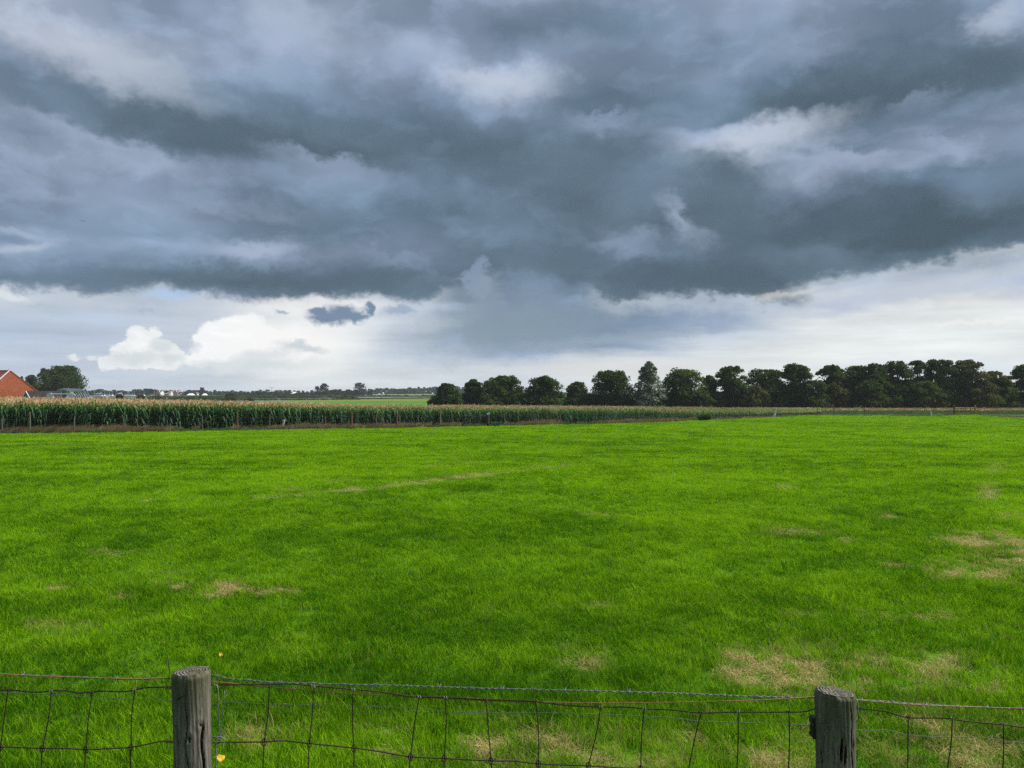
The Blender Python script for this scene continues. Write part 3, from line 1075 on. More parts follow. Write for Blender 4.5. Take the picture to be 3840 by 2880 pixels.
# --- barbed wire
barbed = empty('barbed_wire', (0, FD + 0.07, 1.19))
tag(barbed, 'grey green twisted barbed wire running above the wire netting', 'barbed wire')
BD = 0.080
B_L = [(-1760, 2508), (-1000, 2522), (-420, 2516), (-160, 2523), (0, 2527), (120, 2532), (260, 2538), (400, 2545), (520, 2546), (610, 2543), (690, 2539)]
B_M = [(750, 2532), (815, 2535), (870, 2546), (940, 2551), (1020, 2558), (1260, 2565), (1580, 2573), (1820, 2581), (2280, 2592), (2600, 2602), (2760, 2609), (2922, 2614), (3030, 2617), (3061, 2612), (3100, 2609)]
B_R = [(3165, 2618), (3208, 2624), (3293, 2628), (3437, 2640), (3576, 2648), (3700, 2653), (3840, 2658), (4300, 2668), (4900, 2648), (5560, 2640)]
b1 = MB()
b1.tube([(-0.006, 0, 0.011), (0.0, 0.003, 0.0), (0.006, 0.0, -0.010)], 0.0011, 5)
b1.tube([(0.007, 0.002, 0.010), (0.003, -0.003, 0.0), (-0.004, -0.008, -0.008)], 0.0011, 5)
hel = [(0.006 * (t / 12.6 - .5) * 2, 0.0033 * math.cos(t), 0.0033 * math.sin(t)) for t in np.linspace(0, 12.6, 22)]
b1.tube(hel, 0.0013, 5)
barb_me = mesh_from('barb', b1.v, b1.f, [M['zinc']], smooth=True)
for t in (B_L, B_M, B_R):
    line = catmull(rel(fp(t, BD), barbed), 0.008)
    for ph in (0.0, math.pi):
        b = MB()
        b.tube([p + 0.0017 * np.array((0, math.cos(i * 0.95 + ph), math.sin(i * 0.95 + ph))) for i, p in enumerate(line)], 0.00145, 5)
        b.build('strand', M['zinc'], barbed, smooth=True)
    acc, last = 0.05, line[0]
    for p in line:
        acc += np.linalg.norm(p - last)
        last = p
        if acc > 0.112:
            acc = 0
            o = obj('barb', barb_me, barbed, tuple(p))
            o.rotation_euler = (rr.uniform(-1.2, 1.2), 0, rr.uniform(-.2, .2))

# --- orange cord
cord = empty('orange_cord', (0, FD + 0.07, 1.18))
tag(cord, 'faded orange cord sagging between the posts beside the barbed wire', 'cord')
O_L = [(-1760, 2514), (-1000, 2528), (-420, 2520), (-160, 2527), (0, 2528), (200, 2537), (340, 2541), (500, 2546), (655, 2541), (690, 2541)]
O_M = [(750, 2551), (800, 2556), (870, 2562), (960, 2573), (1134, 2586), (1321, 2603), (1529, 2612), (1860, 2629), (2100, 2634), (2320, 2636), (2550, 2633), (2760, 2628), (2855, 2625), (2958, 2619), (3061, 2613), (3100, 2612)]
O_R = [(3160, 2620), (3205, 2624), (3350, 2637), (3500, 2646), (3680, 2652), (3840, 2656), (4300, 2662), (4900, 2654), (5560, 2646)]
for t in (O_L, O_M, O_R):
    wire_part('cord_length', rel(fp(t, ND + 0.001), cord), 0.0017, M['orange'], cord, step=0.03)

# --- thin electric wire a hand behind
thin = empty('thin_wire', (0, FD + 0.12, 1.12))
tag(thin, 'thin dull green wire strung behind the netting at mid height', 'wire')
H_L = [(-1760, 2580), (-1000, 2594), (-420, 2585), (0, 2598), (217, 2605), (360, 2617), (655, 2626), (700, 2627)]
H_M = [(740, 2628), (796, 2630), (960, 2638), (1160, 2644), (1508, 2653), (1703, 2670), (1860, 2673), (2138, 2675), (2494, 2690), (2616, 2704), (2700, 2707), (3045, 2719), (3100, 2722)]
H_R = [(3150, 2730), (3208, 2736), (3257, 2741), (3318, 2736), (3401, 2755), (3545, 2765), (3679, 2765), (3840, 2785), (4300, 2800), (4900, 2798), (5560, 2790)]
for t in (H_L, H_M, H_R):
    wire_part('wire_length', rel(fp(t, 0.12), thin), 0.0012, M['greenwire'], thin, step=0.04, n=5)

# --- galvanised tie beside the left post
tie = empty('tie_wire', tuple(fence_pt(815, 2780, 0.06)))
tag(tie, 'shiny galvanised tie wire knotted beside the left near post', 'tie wire')
wire_part('hanging_strand', rel(fp([(795, 2568), (815, 2570), (818, 2640), (822, 2720), (824, 2776)], 0.055), tie), 0.0021, M['zinc'], tie)
wire_part('hanging_strand', rel(fp([(842, 2590), (838, 2640), (832, 2700), (826, 2760), (822, 2780)], 0.058), tie), 0.0014, M['zinc'], tie)
wire_part('loop', rel(fp([(778, 2764), (800, 2763), (828, 2764), (846, 2776), (846, 2786), (838, 2784), (820, 2782), (800, 2788), (780, 2776)], 0.05), tie), 0.0021, M['zinc'], tie, step=0.008)
wire_part('loop', rel(fp([(808, 2778), (816, 2766), (826, 2772), (824, 2784), (812, 2790), (804, 2798), (812, 2802), (822, 2794)], 0.048), tie), 0.0021, M['zinc'], tie, step=0.006)
wire_part('tail', rel(fp([(812, 2802), (811, 2840), (809, 2885), (806, 2950)], 0.05), tie), 0.0021, M['zinc'], tie)
tie2 = empty('tie_wire', tuple(fence_pt(3218, 2660, 0.05)))
tag(tie2, 'short pale tie wire hanging from the orange cord beside the right near post', 'tie wire')
wire_part('hanging_strand', rel(fp([(3214, 2627), (3217, 2650), (3219, 2680), (3220, 2702)], 0.055), tie2), 0.0022, M['zinc'], tie2)

# --- two fallen leaves
def fallen_leaf(px, row, w, h, rz, tilt, label, drop):
    p = on_ground(px, row + drop)
    n = 9
    V, Fc = [], []
    for i in range(n):
        t = i / (n - 1)
        wd = w * math.sin(math.pi * (0.06 + 0.9 * t)) ** 0.8 * 0.5
        for s in (-1, -0.5, 0, 0.5, 1):
            V.append((s * wd, (t - 0.5) * h, 0.012 * abs(s) + 0.01 * math.sin(t * 5)))
    for i in range(n - 1):
        for k in range(4):
            Fc.append((i * 5 + k, i * 5 + k + 1, (i + 1) * 5 + k + 1, (i + 1) * 5 + k))
    root = empty('fallen_leaf', (p[0], p[1] - 0.02, p[2] + 0.075), rz)
    root.rotation_euler = (tilt, 0.1, rz)
    tag(root, label, 'leaf')
    bl = obj('leaf_blade', mesh_from('leaf_blade', V, Fc, [M['yellow']], smooth=True), root)
    md = bl.modifiers.new('thickness', 'SOLIDIFY')
    md.thickness = 0.0012
    b = MB()
    b.tube([(0, -h * .5, 0.0), (0.004, -h * .72, 0.004), (0.012, -h * .9, 0.0)], 0.0012, 5)
    b.build('stalk', M['yellow'], root)


fallen_leaf(826, 2838, 0.050, 0.050, 0.9, 0.75, 'yellow fallen leaf lying in grass just right of the left near post', 52)
fallen_leaf(830, 2452, 0.022, 0.042, 0.5, 1.2, 'small orange yellow leaf standing in the grass beyond the left near post', 36)
# ------------------------------------------------------------------ scattering
SRC = bpy.data.collections.new('scatter_sources')       # not linked: only referenced by the scatter nodes


def source_collection(name, meshes):
    c = bpy.data.collections.new(name)
    for i, me in enumerate(meshes):
        o = bpy.data.objects.new('%s_%02d' % (name, i), me)
        c.objects.link(o)
    return c


def scatter(name, P, rot, scl, idx, attrs, coll):
    """one object whose points carry instances of the meshes in coll"""
    me = bpy.data.meshes.new(name)
    n = len(P)
    me.vertices.add(n)
    me.vertices.foreach_set('co', np.asarray(P, np.float32).reshape(-1))
    for nm, arr, ty in [('rot', rot, 'FLOAT_VECTOR'), ('scl', scl, 'FLOAT_VECTOR')]:
        a = me.attributes.new(nm, ty, 'POINT')
        a.data.foreach_set('vector', np.asarray(arr, np.float32).reshape(-1))
    a = me.attributes.new('idx', 'INT', 'POINT')
    a.data.foreach_set('value', np.asarray(idx, np.int32))
    for nm, arr in attrs.items():
        a = me.attributes.new(nm, 'FLOAT', 'POINT')
        a.data.foreach_set('value', np.asarray(arr, np.float32))
    o = obj(name, me)
    ng = bpy.data.node_groups.new(name + '_scatter', 'GeometryNodeTree')
    ng.interface.new_socket('Geometry', in_out='INPUT', socket_type='NodeSocketGeometry')
    ng.interface.new_socket('Geometry', in_out='OUTPUT', socket_type='NodeSocketGeometry')
    gi, go = ng.nodes.new('NodeGroupInput'), ng.nodes.new('NodeGroupOutput')
    iop = ng.nodes.new('GeometryNodeInstanceOnPoints')
    ci = ng.nodes.new('GeometryNodeCollectionInfo')
    ci.inputs['Collection'].default_value = coll
    ci.inputs['Separate Children'].default_value = True
    ci.inputs['Reset Children'].default_value = True

    def named(nm, ty):
        k = ng.nodes.new('GeometryNodeInputNamedAttribute')
        k.data_type = ty
        k.inputs['Name'].default_value = nm
        return k.outputs['Attribute']

    L = ng.links.new
    L(gi.outputs[0], iop.inputs['Points'])
    L(ci.outputs[0], iop.inputs['Instance'])
    iop.inputs['Pick Instance'].default_value = True
    L(named('idx', 'INT'), iop.inputs['Instance Index'])
    L(named('rot', 'FLOAT_VECTOR'), iop.inputs['Rotation'])
    L(named('scl', 'FLOAT_VECTOR'), iop.inputs['Scale'])
    L(iop.outputs[0], go.inputs[0])
    md = o.modifiers.new('scatter', 'NODES')
    md.node_group = ng
    return struct(o, 'stuff')


def blade_quads(rng, n, spread, h0, h1, w, bend, segs=3):
    """n grass blades as strips of quads: arrays (n*segs, 4, 3)"""
    out = []
    for _ in range(n):
        a = rng.uniform(0, 2 * math.pi)
        r = spread * math.sqrt(rng.random())
        bx, by = r * math.cos(a), r * math.sin(a)
        h = rng.uniform(h0, h1)
        d = rng.uniform(0, 2 * math.pi)
        dx, dy = math.cos(d), math.sin(d)
        bd = rng.uniform(0.2, 1.0) * bend * h
        t_a = rng.uniform(0, 2 * math.pi)
        tx, ty = math.cos(t_a), math.sin(t_a)
        prev = None
        for k in range(segs + 1):
            t = k / segs
            c = (bx + dx * bd * t * t, by + dy * bd * t * t, h * (t - 0.25 * (bend > .9) * t * t))
            ww = w * (1 - t) ** 0.7 * 0.5 + w * 0.06
            e = ((c[0] - tx * ww, c[1] - ty * ww, c[2]), (c[0] + tx * ww, c[1] + ty * ww, c[2]))
            if prev:
                out.append((prev[0], prev[1], e[1], e[0]))
            prev = e
    return np.array(out)


def blade_mesh(name, rng, material, n, spread, h0, h1, w, bend, segs=3):
    """blades joined strip by strip so that each blade is one island"""
    Q = blade_quads(rng, n, spread, h0, h1, w, bend, segs)
    V, Fc = [], []
    for b in range(n):
        base = len(V)
        q = Q[b * segs:(b + 1) * segs]
        V += [tuple(q[0][0]), tuple(q[0][1])]
        for k in range(segs):
            V += [tuple(q[k][3]), tuple(q[k][2])]
            Fc.append((base + 2 * k, base + 2 * k + 1, base + 2 * k + 3, base + 2 * k + 2))
    return mesh_from(name, V, Fc, [material])


# ------------------------------------------------------------------ pasture grass
rg = random.Random(21)
tufts = [blade_mesh('tuft', rg, M['grass'], 24, 0.060, 0.030, 0.095, 0.0040, 0.55) for _ in range(5)]
tufts += [blade_mesh('tuft', rg, M['grass'], 24, 0.06, 0.05, 0.13, 0.0050, 0.75) for _ in range(3)]      # lusher
tufts += [blade_mesh('tuft', rg, M['grass'], 26, 0.08, 0.015, 0.06, 0.0042, 2.2) for _ in range(3)]       # flattened straw
tufts += [blade_mesh('tuft', rg, M['grass'], 42, 0.14, 0.04, 0.12, 0.010, 0.6, 2) for _ in range(4)]      # far: broad
grass_src = source_collection('tuft', tufts)

# patches seen in the sward: photo pixel, half sizes, amount
DRY = [(3639, 2020, 100, 22, .9), (3800, 2011, 60, 26, .7), (3743, 2133, 190, 36, .8), (3830, 2075, 80, 32, .9), (3704, 1840, 34, 26, .75), (3734, 1752, 34, 18, .5), (2944, 1821, 38, 8, .8),
       (2250, 1925, 60, 7, .6), (3005, 1990, 110, 14, .5), (3170, 2020, 30, 10, .7), (3343, 2111, 44, 9, .6), (2930, 2480, 220, 52, .62), (3040, 2550, 150, 36, .55), (2790, 2470, 110, 30, .6),
       (3420, 2475, 190, 42, .6), (3725, 2535, 50, 32, .8), (3300, 2560, 170, 36, .4), (2150, 2465, 100, 45, .5), (1430, 2735, 62, 40, .85), (1480, 2800, 90, 46, .6), (1790, 2800, 90, 60, .5),
       (417, 2062, 62, 7, .9), (642, 2189, 46, 14, .85), (868, 2196, 60, 20, .9), (1042, 2209, 75, 12, .8), (1090, 1829, 50, 6, .5), (650, 2137, 62, 6, .5), (200, 2198, 50, 10, .5), (470, 2228, 40, 8, .6),
       (780, 2222, 60, 8, .6), (560, 1873, 26, 4, .6), (2010, 2790, 120, 60, .35), (2620, 2740, 60, 30, .45), (3480, 2690, 90, 40, .4), (3650, 2800, 160, 60, .45), (2900, 2830, 120, 50, .4),
       (2280, 2830, 200, 60, .3), (2240, 2260, 60, 8, .4), (3500, 2300, 200, 14, .35), (1250, 1800, 40, 4, .5), (1660, 1745, 50, 3, .5), (1770, 1738, 40, 3, .5), (3480, 1716, 30, 3, .6), (950, 2740, 150, 70, .2),
       (230, 2340, 120, 25, .25), (3790, 1930, 50, 14, .6), (2450, 2240, 90, 7, .35), (3050, 2290, 90, 8, .3), (3330, 1930, 44, 8, .55)]
for k in range(11):                     # the broken line of old hay across the middle
    t = k / 10
    DRY.append((1330 + 790 * t, 1834 - 92 * t, 44 - 16 * t, 6 - 2 * t, (1.2, .6, 1.1, 1.3, .7, 1.2, 1.3, .8, 1.2, .9, .5)[k]))
    if k < 5:
        DRY.append((1000 + 60 * k, 1862 - 6 * k, 34, 4, .45))
TONE = [(1100, 1985, 800, 60, -.30), (3300, 1925, 300, 36, -.42), (2950, 1860, 260, 16, -.18), (2100, 2350, 1500, 60, -.28), (900, 2440, 800, 80, -.20), (800, 1745, 300, 14, -.20), (330, 1690, 240, 10, -.16),
        (1500, 1660, 420, 7, -.15), (2700, 1660, 300, 8, -.12), (1250, 1870, 600, 30, .20), (700, 1900, 400, 18, .18), (400, 1735, 260, 14, .22), (2700, 1790, 500, 20, .14), (3000, 1720, 600, 18, .12),
        (1600, 2140, 600, 50, .16), (2500, 2120, 700, 60, .10), (2600, 2240, 900, 30, .12), (800, 2190, 700, 40, .16), (3300, 2560, 900, 120, .14), (3400, 1640, 600, 18, .12), (700, 1655, 700, 10, .10),
        (1300, 2560, 180, 60, .30), (1180, 2640, 160, 40, .20), (560, 2790, 160, 60, .26), (1500, 2870, 160, 40, .22), (200, 2480, 300, 50, -.12), (2000, 2520, 500, 40, -.10)]
TALL = [(1290, 2550, 130, 60, .9), (1120, 2620, 170, 40, .7), (560, 2780, 170, 60, .6), (1450, 2870, 160, 40, .5), (870, 2700, 60, 60, .5), (2960, 2470, 200, 50, .4), (3600, 2480, 400, 60, .3)]


def patches(lst, px, py, wob):
    v = np.zeros_like(px)
    pos = lst[0][4] > 0
    for (cx, cy, rx, ry, a) in lst:
        q = ((px - cx) / rx) ** 2 + ((py - cy) / ry) ** 2
        v = v + a * np.exp(-q * wob * 0.9)
    return v


def grass_points():
    zones = [(2.2, 5.5, 480), (5.5, 9, 330), (9, 15, 170), (15, 24, 80), (24, 40, 56), (40, 62, 30), (62, 112, 16)]
    P, Z = [], []
    for (y0, y1, dens) in zones:
        kmax = 0.80
        xtra = 3.2                       # the sward goes on past the picture's edges
        area = kmax * (y1 ** 2 - y0 ** 2) + 2 * xtra * (y1 - y0)
        n = int(area * dens)
        y = np.sqrt(NPR.uniform(y0 ** 2, y1 ** 2, n))
        x = NPR.uniform(-1, 1, n) * (kmax * y + xtra)
        pxs = 1920 + F * x / y
        ok = y < edge_depth(pxs) - 0.15
        P.append(np.stack([x[ok], y[ok]], 1))
    # a strip on the near side of the fence as well
    x = NPR.uniform(-5, 5, 4400)
    y = NPR.uniform(0.9, 2.3, 4400)
    P.append(np.stack([x, y], 1))
    P = np.concatenate(P)
    x, y = P[:, 0], P[:, 1]
    z = ground_z(x, y)
    px, py = px_of(x, y, z + 0.04)
    n = len(x)
    wob = 0.45 + 1.1 * fbm(x * 2.3, y * 1.4, 4)
    brk = np.clip((fbm(x * 8.0 + 9, y * 6.0, 3) - .33) * 3.6, 0, 1.3)
    dry = np.clip(2.3 * patches(DRY, px, py, wob) * brk, 0, 1)
    big = fbm(x * 0.16 + 3, y * 0.10, 4) - 0.5
    med = fbm(x * 0.9, y * 0.5 + 8, 4) - 0.5
    tone = 0.55 + 0.55 * big + 0.85 * med + 0.85 * (fbm(x * 0.30 + 40, y * 1.1, 3) - .5) + patches(TONE, px, py, np.ones(n)) * 0.65
    tone += np.interp(y, [3, 6, 9, 14, 25, 45, 100], [-.34, -.24, -.14, -0.02, .13, .24, .22])
    tone += NPR.normal(0, 0.20, n) + 0.75 * (fbm(x * 3.3 + 5, y * 2.4, 3) - .5)
    # yellower, thinner sward close by on the right
    dry += 0.34 * np.clip((px - 1200) / 2000, 0, 1) * np.clip((py - 2550) / 300, 0, 1) * (fbm(x * 4, y * 4, 3) > .5)
    dry += 0.16 * (fbm(x * 5 + 2, y * 5, 3) > .63) * np.clip((py - 1900) / 400, 0, 1)
    tall = np.clip(patches(TALL, px, py, np.ones(n)), 0, 1)
    far = y > 24
    idx = NPR.integers(0, 5, n)
    lush = (NPR.random(n) < (0.10 + 0.5 * tall + 0.25 * np.clip(-med * 3, 0, 1)))
    idx = np.where(lush, NPR.integers(5, 8, n), idx)
    idx = np.where((dry > 0.45) & (NPR.random(n) < 0.75), NPR.integers(8, 11, n), idx)
    idx = np.where(far & (idx < 8), NPR.integers(11, 15, n), idx)
    hs = (0.35 + 1.05 * fbm(x * 2.6, y * 1.9, 3)) * (1 + 0.75 * tall) * NPR.uniform(0.6, 1.15, n) * (1 - 0.35 * np.clip(dry * 1.5, 0, 1)) * .86
    ws = NPR.uniform(0.85, 1.25, n) * np.interp(y, [5, 15, 24, 24.01, 60, 100], [1.0, 1.6, 2.1, 1.2, 1.7, 2.3])
    hs = hs * np.interp(y, [5, 15, 24, 24.01, 100], [1.0, 1.1, 1.25, 1.0, 1.35])
    rot = np.stack([NPR.normal(0, .10, n), NPR.normal(0, .10, n), NPR.uniform(0, 6.28, n)], 1)
    scatter('grass', np.stack([x, y, z - 0.004], 1), rot, np.stack([ws, ws, hs], 1), idx, {'tone': tone, 'dry': np.clip(dry, 0, 1)}, grass_src)
    return n


print('grass tufts', grass_points())

# ------------------------------------------------------------------ rough verge between pasture and maize
M['verge'] = leafy('bleached_verge_grass', (0.10, 0.078, 0.030), (0.36, 0.26, 0.125), 0.6, 0.3, 0.02)
M['vergegreen'] = leafy('green_verge_grass', (0.035, 0.075, 0.018), (0.12, 0.17, 0.045), 0.6, 0.3, 0.03)
rg = random.Random(4)


def lean_blades(name, material, n, spread, h0, h1, w, lean):
    V, Fc = [], []
    for _ in range(n):
        a = rg.uniform(0, 6.28)
        r = spread * math.sqrt(rg.random())
        h = rg.uniform(h0, h1)
        l = rg.uniform(0.3, 1.0) * lean * h
        yy = rg.uniform(-.3, .3) * h
        tx = rg.uniform(-.6, .6)
        b = len(V)
        for k in range(4):
            t = k / 3
            c = (r * math.cos(a) + l * t * t, r * math.sin(a) + yy * t, h * t * (1 - .25 * t))
            ww = w * (1 - t * .85) * .5
            V += [(c[0] - ww, c[1] - tx * ww, c[2]), (c[0] + ww, c[1] + tx * ww, c[2])]
        for k in range(3):
            Fc.append((b + 2 * k, b + 2 * k + 1, b + 2 * k + 3, b + 2 * k + 2))
    return mesh_from(name, V, Fc, [material])


vs = [lean_blades('verge_tuft', M['verge'], 26, 0.2, 0.25, 0.7, 0.022, 0.9) for _ in range(4)] + \
     [lean_blades('verge_tuft', M['vergegreen'], 26, 0.2, 0.15, 0.45, 0.022, 0.5) for _ in range(3)]
verge_src = source_collection('verge_tuft', vs)


def verge():
    n = 9000
    px = NPR.uniform(-700, 4600, n)
    d = edge_depth(px) + NPR.uniform(0.0, 1.0, n) ** 0.8 * np.interp(px, [0, 2000, 2900, 3000, 4000], [1.7, 1.8, 1.9, 1.1, 1.1])
    x = (px - 1920) / F * d
    z = ground_z(x, d) - 0.05
    cl = fbm(x * 0.35, d * 0.5, 3)
    g = NPR.random(n) < np.clip(0.52 + (0.5 - cl) * 2.6, 0.12, 0.94)
    idx = np.where(g, NPR.integers(4, 7, n), NPR.integers(0, 4, n))
    s = NPR.uniform(0.7, 1.15, n) * np.interp(px, [0, 1500, 2600, 2950, 3600], [1.0, .95, .8, .55, .55]) * (0.6 + 0.8 * cl)
    rot = np.stack([NPR.normal(0, .1, n), NPR.normal(0, .1, n), NPR.normal(0, .5, n)], 1)
    scatter('verge_grass', np.stack([x, d, z], 1), rot, np.stack([s * 1.2, s, s], 1), idx, {}, verge_src)


verge()

# ------------------------------------------------------------------ maize
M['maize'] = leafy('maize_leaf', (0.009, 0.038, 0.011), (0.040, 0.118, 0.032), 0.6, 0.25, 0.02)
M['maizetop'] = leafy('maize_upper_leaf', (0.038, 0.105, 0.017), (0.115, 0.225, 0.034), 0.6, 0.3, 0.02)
M['tassel'] = leafy('maize_tassel', (0.40, 0.27, 0.13), (0.68, 0.49, 0.27), 0.7, 0.3, 0.02)


def maize_mesh(seed, simple=False):
    """plant of height 1 (stalk and arching leaves), plus its tassel"""
    rr = random.Random(seed)
    b = MB()
    if not simple:
        b.tube([(0, 0, 0), (0.004, 0, .5), (0, .004, .97)], [0.009, 0.008, 0.004], 5, 0, cap=False)
    nl = 5 if simple else 13
    ph = rr.uniform(0, 3.14)
    for i in range(nl):
        t = (0.70 + 0.28 * i / nl) if simple else (0.10 + 0.84 * i / (nl - 1))
        a = ph + (i % 2) * math.pi + rr.uniform(-.5, .5)
        L = (0.40 + 0.10 * math.sin(math.pi * t)) * rr.uniform(.75, 1.1) * (0.6 if t > .85 else 1.0)
        w = 0.042 * rr.uniform(.8, 1.15)
        rise = rr.uniform(.45, .8) * (1.25 if t > .7 else 1.0)
        dx, dy = math.cos(a), math.sin(a)
        V = []
        seg = 5
        for k in range(seg + 1):
            s = k / seg
            r = L * s * (1 - .12 * s) * .72
            zz = t + L * (rise * s - (rise + rr.uniform(.15, .55)) * s * s * s)
            ww = w * (math.sin(math.pi * min(1, .12 + s * .9)) ** .7) * .5 + .001
            tw = 0.5 * s * rr.uniform(-1, 1)
            px_, py_ = -dy, dx
            V.append((dx * r - px_ * ww, dy * r - py_ * ww, zz + ww * .5 + tw * ww))
            V.append((dx * r + px_ * ww, dy * r + py_ * ww, zz + ww * .5 - tw * ww))
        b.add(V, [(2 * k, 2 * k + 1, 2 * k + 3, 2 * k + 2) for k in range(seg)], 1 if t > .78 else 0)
    return b


def tassel_mb(seed):
    rr = random.Random(seed)
    b = MB()
    for k in range(9):
        a = rr.uniform(0, 6.28)
        sp = rr.uniform(.1, .5) if k else 0.02
        L = rr.uniform(.06, .09) if k else .115
        z0 = .955 + rr.uniform(0, .02)
        V, w = [], .0066
        for j in range(4):
            t = j / 3
            r = sp * L * t * (1.1)
            c = (math.cos(a) * r, math.sin(a) * r, z0 + L * (t - .18 * t * t * sp * 2))
            V += [(c[0] - w, c[1] - w * .4, c[2]), (c[0] + w, c[1] + w * .4, c[2])]
        b.add(V, [(2 * j, 2 * j + 1, 2 * j + 3, 2 * j + 2) for j in range(3)], 0)
    return b


MZ, TS = [], []
for s in range(8):
    b = maize_mesh(100 + s)
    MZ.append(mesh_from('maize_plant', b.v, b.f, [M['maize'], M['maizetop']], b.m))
    b = tassel_mb(200 + s)
    TS.append(mesh_from('tassel', b.v, b.f, [M['tassel']], b.m))
full_src, top_src = [], []
for s in range(8):
    b, t = maize_mesh(100 + s), tassel_mb(200 + s)
    b.add(t.v, t.f, 2)
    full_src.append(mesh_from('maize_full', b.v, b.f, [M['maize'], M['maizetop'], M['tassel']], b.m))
for s in range(6):
    b, t = maize_mesh(300 + s, True), tassel_mb(400 + s)
    b.add(t.v, t.f, 2)
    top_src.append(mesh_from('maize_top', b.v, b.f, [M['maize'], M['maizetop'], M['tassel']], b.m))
maize_src = source_collection('maize_source', full_src + top_src)

# rows of the photo where the leaf tops of the front row and the tassels of the back row stand
FT_PX = [-900, 0, 400, 880, 1260, 1500, 1900, 2400, 2480, 2600, 2900, 3100]
FT_ROW = [1504, 1507, 1511, 1519, 1525, 1529, 1533, 1534, 1541, 1545, 1546, 1549]
BT_PX = [-900, 0, 400, 640, 880, 1260, 1600, 2200, 2600, 2900, 3100]
BT_ROW = [1486, 1489, 1494, 1500, 1503, 1513, 1517, 1520, 1523.5, 1528, 1531]
BD_PX = [-900, 0, 900, 1600, 2300, 2900, 3100]
BDEP = [70, 74, 84, 100, 126, 134, 132]


def maize_front(px):
    return edge_depth(px) + np.interp(px, [0, 2000, 2900], [2.4, 2.6, 2.8])


def maize_top(px, d):
    f, bk = maize_front(px), np.interp(px, BD_PX, BDEP)
    zf = CAMZ - (np.interp(px, FT_PX, FT_ROW) - HOR) / F * f
    zb = CAMZ - (np.interp(px, BT_PX, BT_ROW) - HOR) / F * bk - 0.15
    t = np.clip((d - f) / (bk - f), 0, 1)
    return zf + (zb - zf) * t


def maize():
    pts = []
    # three full front rows, then tops only
    for row in range(4):
        xs_, last = [], None
        px = -560.0
        while px < 3060:
            d = float(maize_front(px)) + row * 0.55 + R.uniform(-.07, .07)
            pts.append((px, d, row))
            px += R.uniform(0.13, 0.21) / d * F * (1.0 if row < 2 else 1.25) * (1.0 if px < 2300 else 1.3)
    front = [p for p in pts if p[2] == 0 and -40 < p[0]]
    front.sort(key=lambda p: p[1])
    singles = set(id(p) for p in front[:300])
    A = np.array([p for p in pts if id(p) not in singles])
    n2 = 34000
    px = NPR.uniform(-500, 3080, n2)
    f, bk = maize_front(px) + 2.0, np.interp(px, BD_PX, BDEP)
    d = f + (bk - f) * NPR.random(n2) ** 1.0
    px = np.concatenate([A[:, 0], px])
    d = np.concatenate([A[:, 1], d])
    full = np.concatenate([np.ones(len(A), bool), np.zeros(n2, bool)])
    x = (px - 1920) / F * d
    g = ground_z(x, d) - 0.05
    n = len(x)
    h = np.maximum(maize_top(px, d) - g + NPR.normal(0, .10, n) + (fbm(x * .2, d * .2, 2) - .5) * .25, .5) * .95
    idx = np.where(full, NPR.integers(0, 8, n), NPR.integers(8, 14, n))
    rot = np.stack([NPR.normal(0, .04, n), NPR.normal(0, .04, n), NPR.uniform(0, 6.28, n)], 1)
    w = np.clip(h * NPR.uniform(.9, 1.15, n), 1.35, 3)
    scatter('maize_crop', np.stack([x, d, g], 1), rot, np.stack([w, w, h], 1), idx, {}, maize_src)
    for i, p in enumerate(front[:300]):
        k = R.randrange(8)
        x = (p[0] - 1920) / F * p[1]
        g = gz(x, p[1]) - .05
        h = (float(maize_top(p[0], p[1])) - g + R.gauss(0, .09)) * .95
        o = obj('maize_plant', MZ[k], None, (x, p[1], g))
        w = h * R.uniform(.9, 1.15)
        o.scale = (w, w, h)
        o.rotation_euler = (R.gauss(0, .04), R.gauss(0, .04), R.uniform(0, 6.28))
        tag(o, 'tall green maize plant with tan tassel in the front row of the maize field', 'maize plant', 'front row of the maize field')
        t = obj('tassel', TS[k], o)


maize()
# ------------------------------------------------------------------ trees
M['bark'] = mottled('tree_bark', (0.028, 0.023, 0.017), (0.085, 0.072, 0.055), 3.0, 0.95, stretch=(1, 1, .2), spec=0.1)
M['barkpale'] = mottled('pale_bark', (0.07, 0.062, 0.045), (0.16, 0.14, 0.105), 3.0, 0.95, stretch=(1, 1, .2), spec=0.1)
M['leaf_dark'] = leafy('dark_tree_leaves', (0.017, 0.037, 0.008), (0.086, 0.132, 0.031), 0.5, 0.38, 0.0)
M['leaf_mid'] = leafy('mid_tree_leaves', (0.022, 0.047, 0.009), (0.112, 0.160, 0.036), 0.5, 0.38, 0.0)
M['leaf_warm'] = leafy('brownish_tree_leaves', (0.030, 0.042, 0.013), (0.125, 0.138, 0.046), 0.5, 0.38, 0.0)
M['leaf_silver'] = leafy('silver_willow_leaves', (0.085, 0.115, 0.070), (0.26, 0.31, 0.20), 0.5, 0.25, 0.03)
M['leaf_far'] = leafy('far_tree_leaves', (0.018, 0.032, 0.018), (0.056, 0.078, 0.040), 0.6, 0.2, 0.0)
M['leaf_olive'] = leafy('olive_bush_leaves', (0.030, 0.040, 0.014), (0.085, 0.098, 0.035), 0.6, 0.25, 0.0)
M['leaf_weed'] = leafy('weed_leaves', (0.014, 0.055, 0.012), (0.040, 0.115, 0.024), 0.5, 0.25, 0.04)


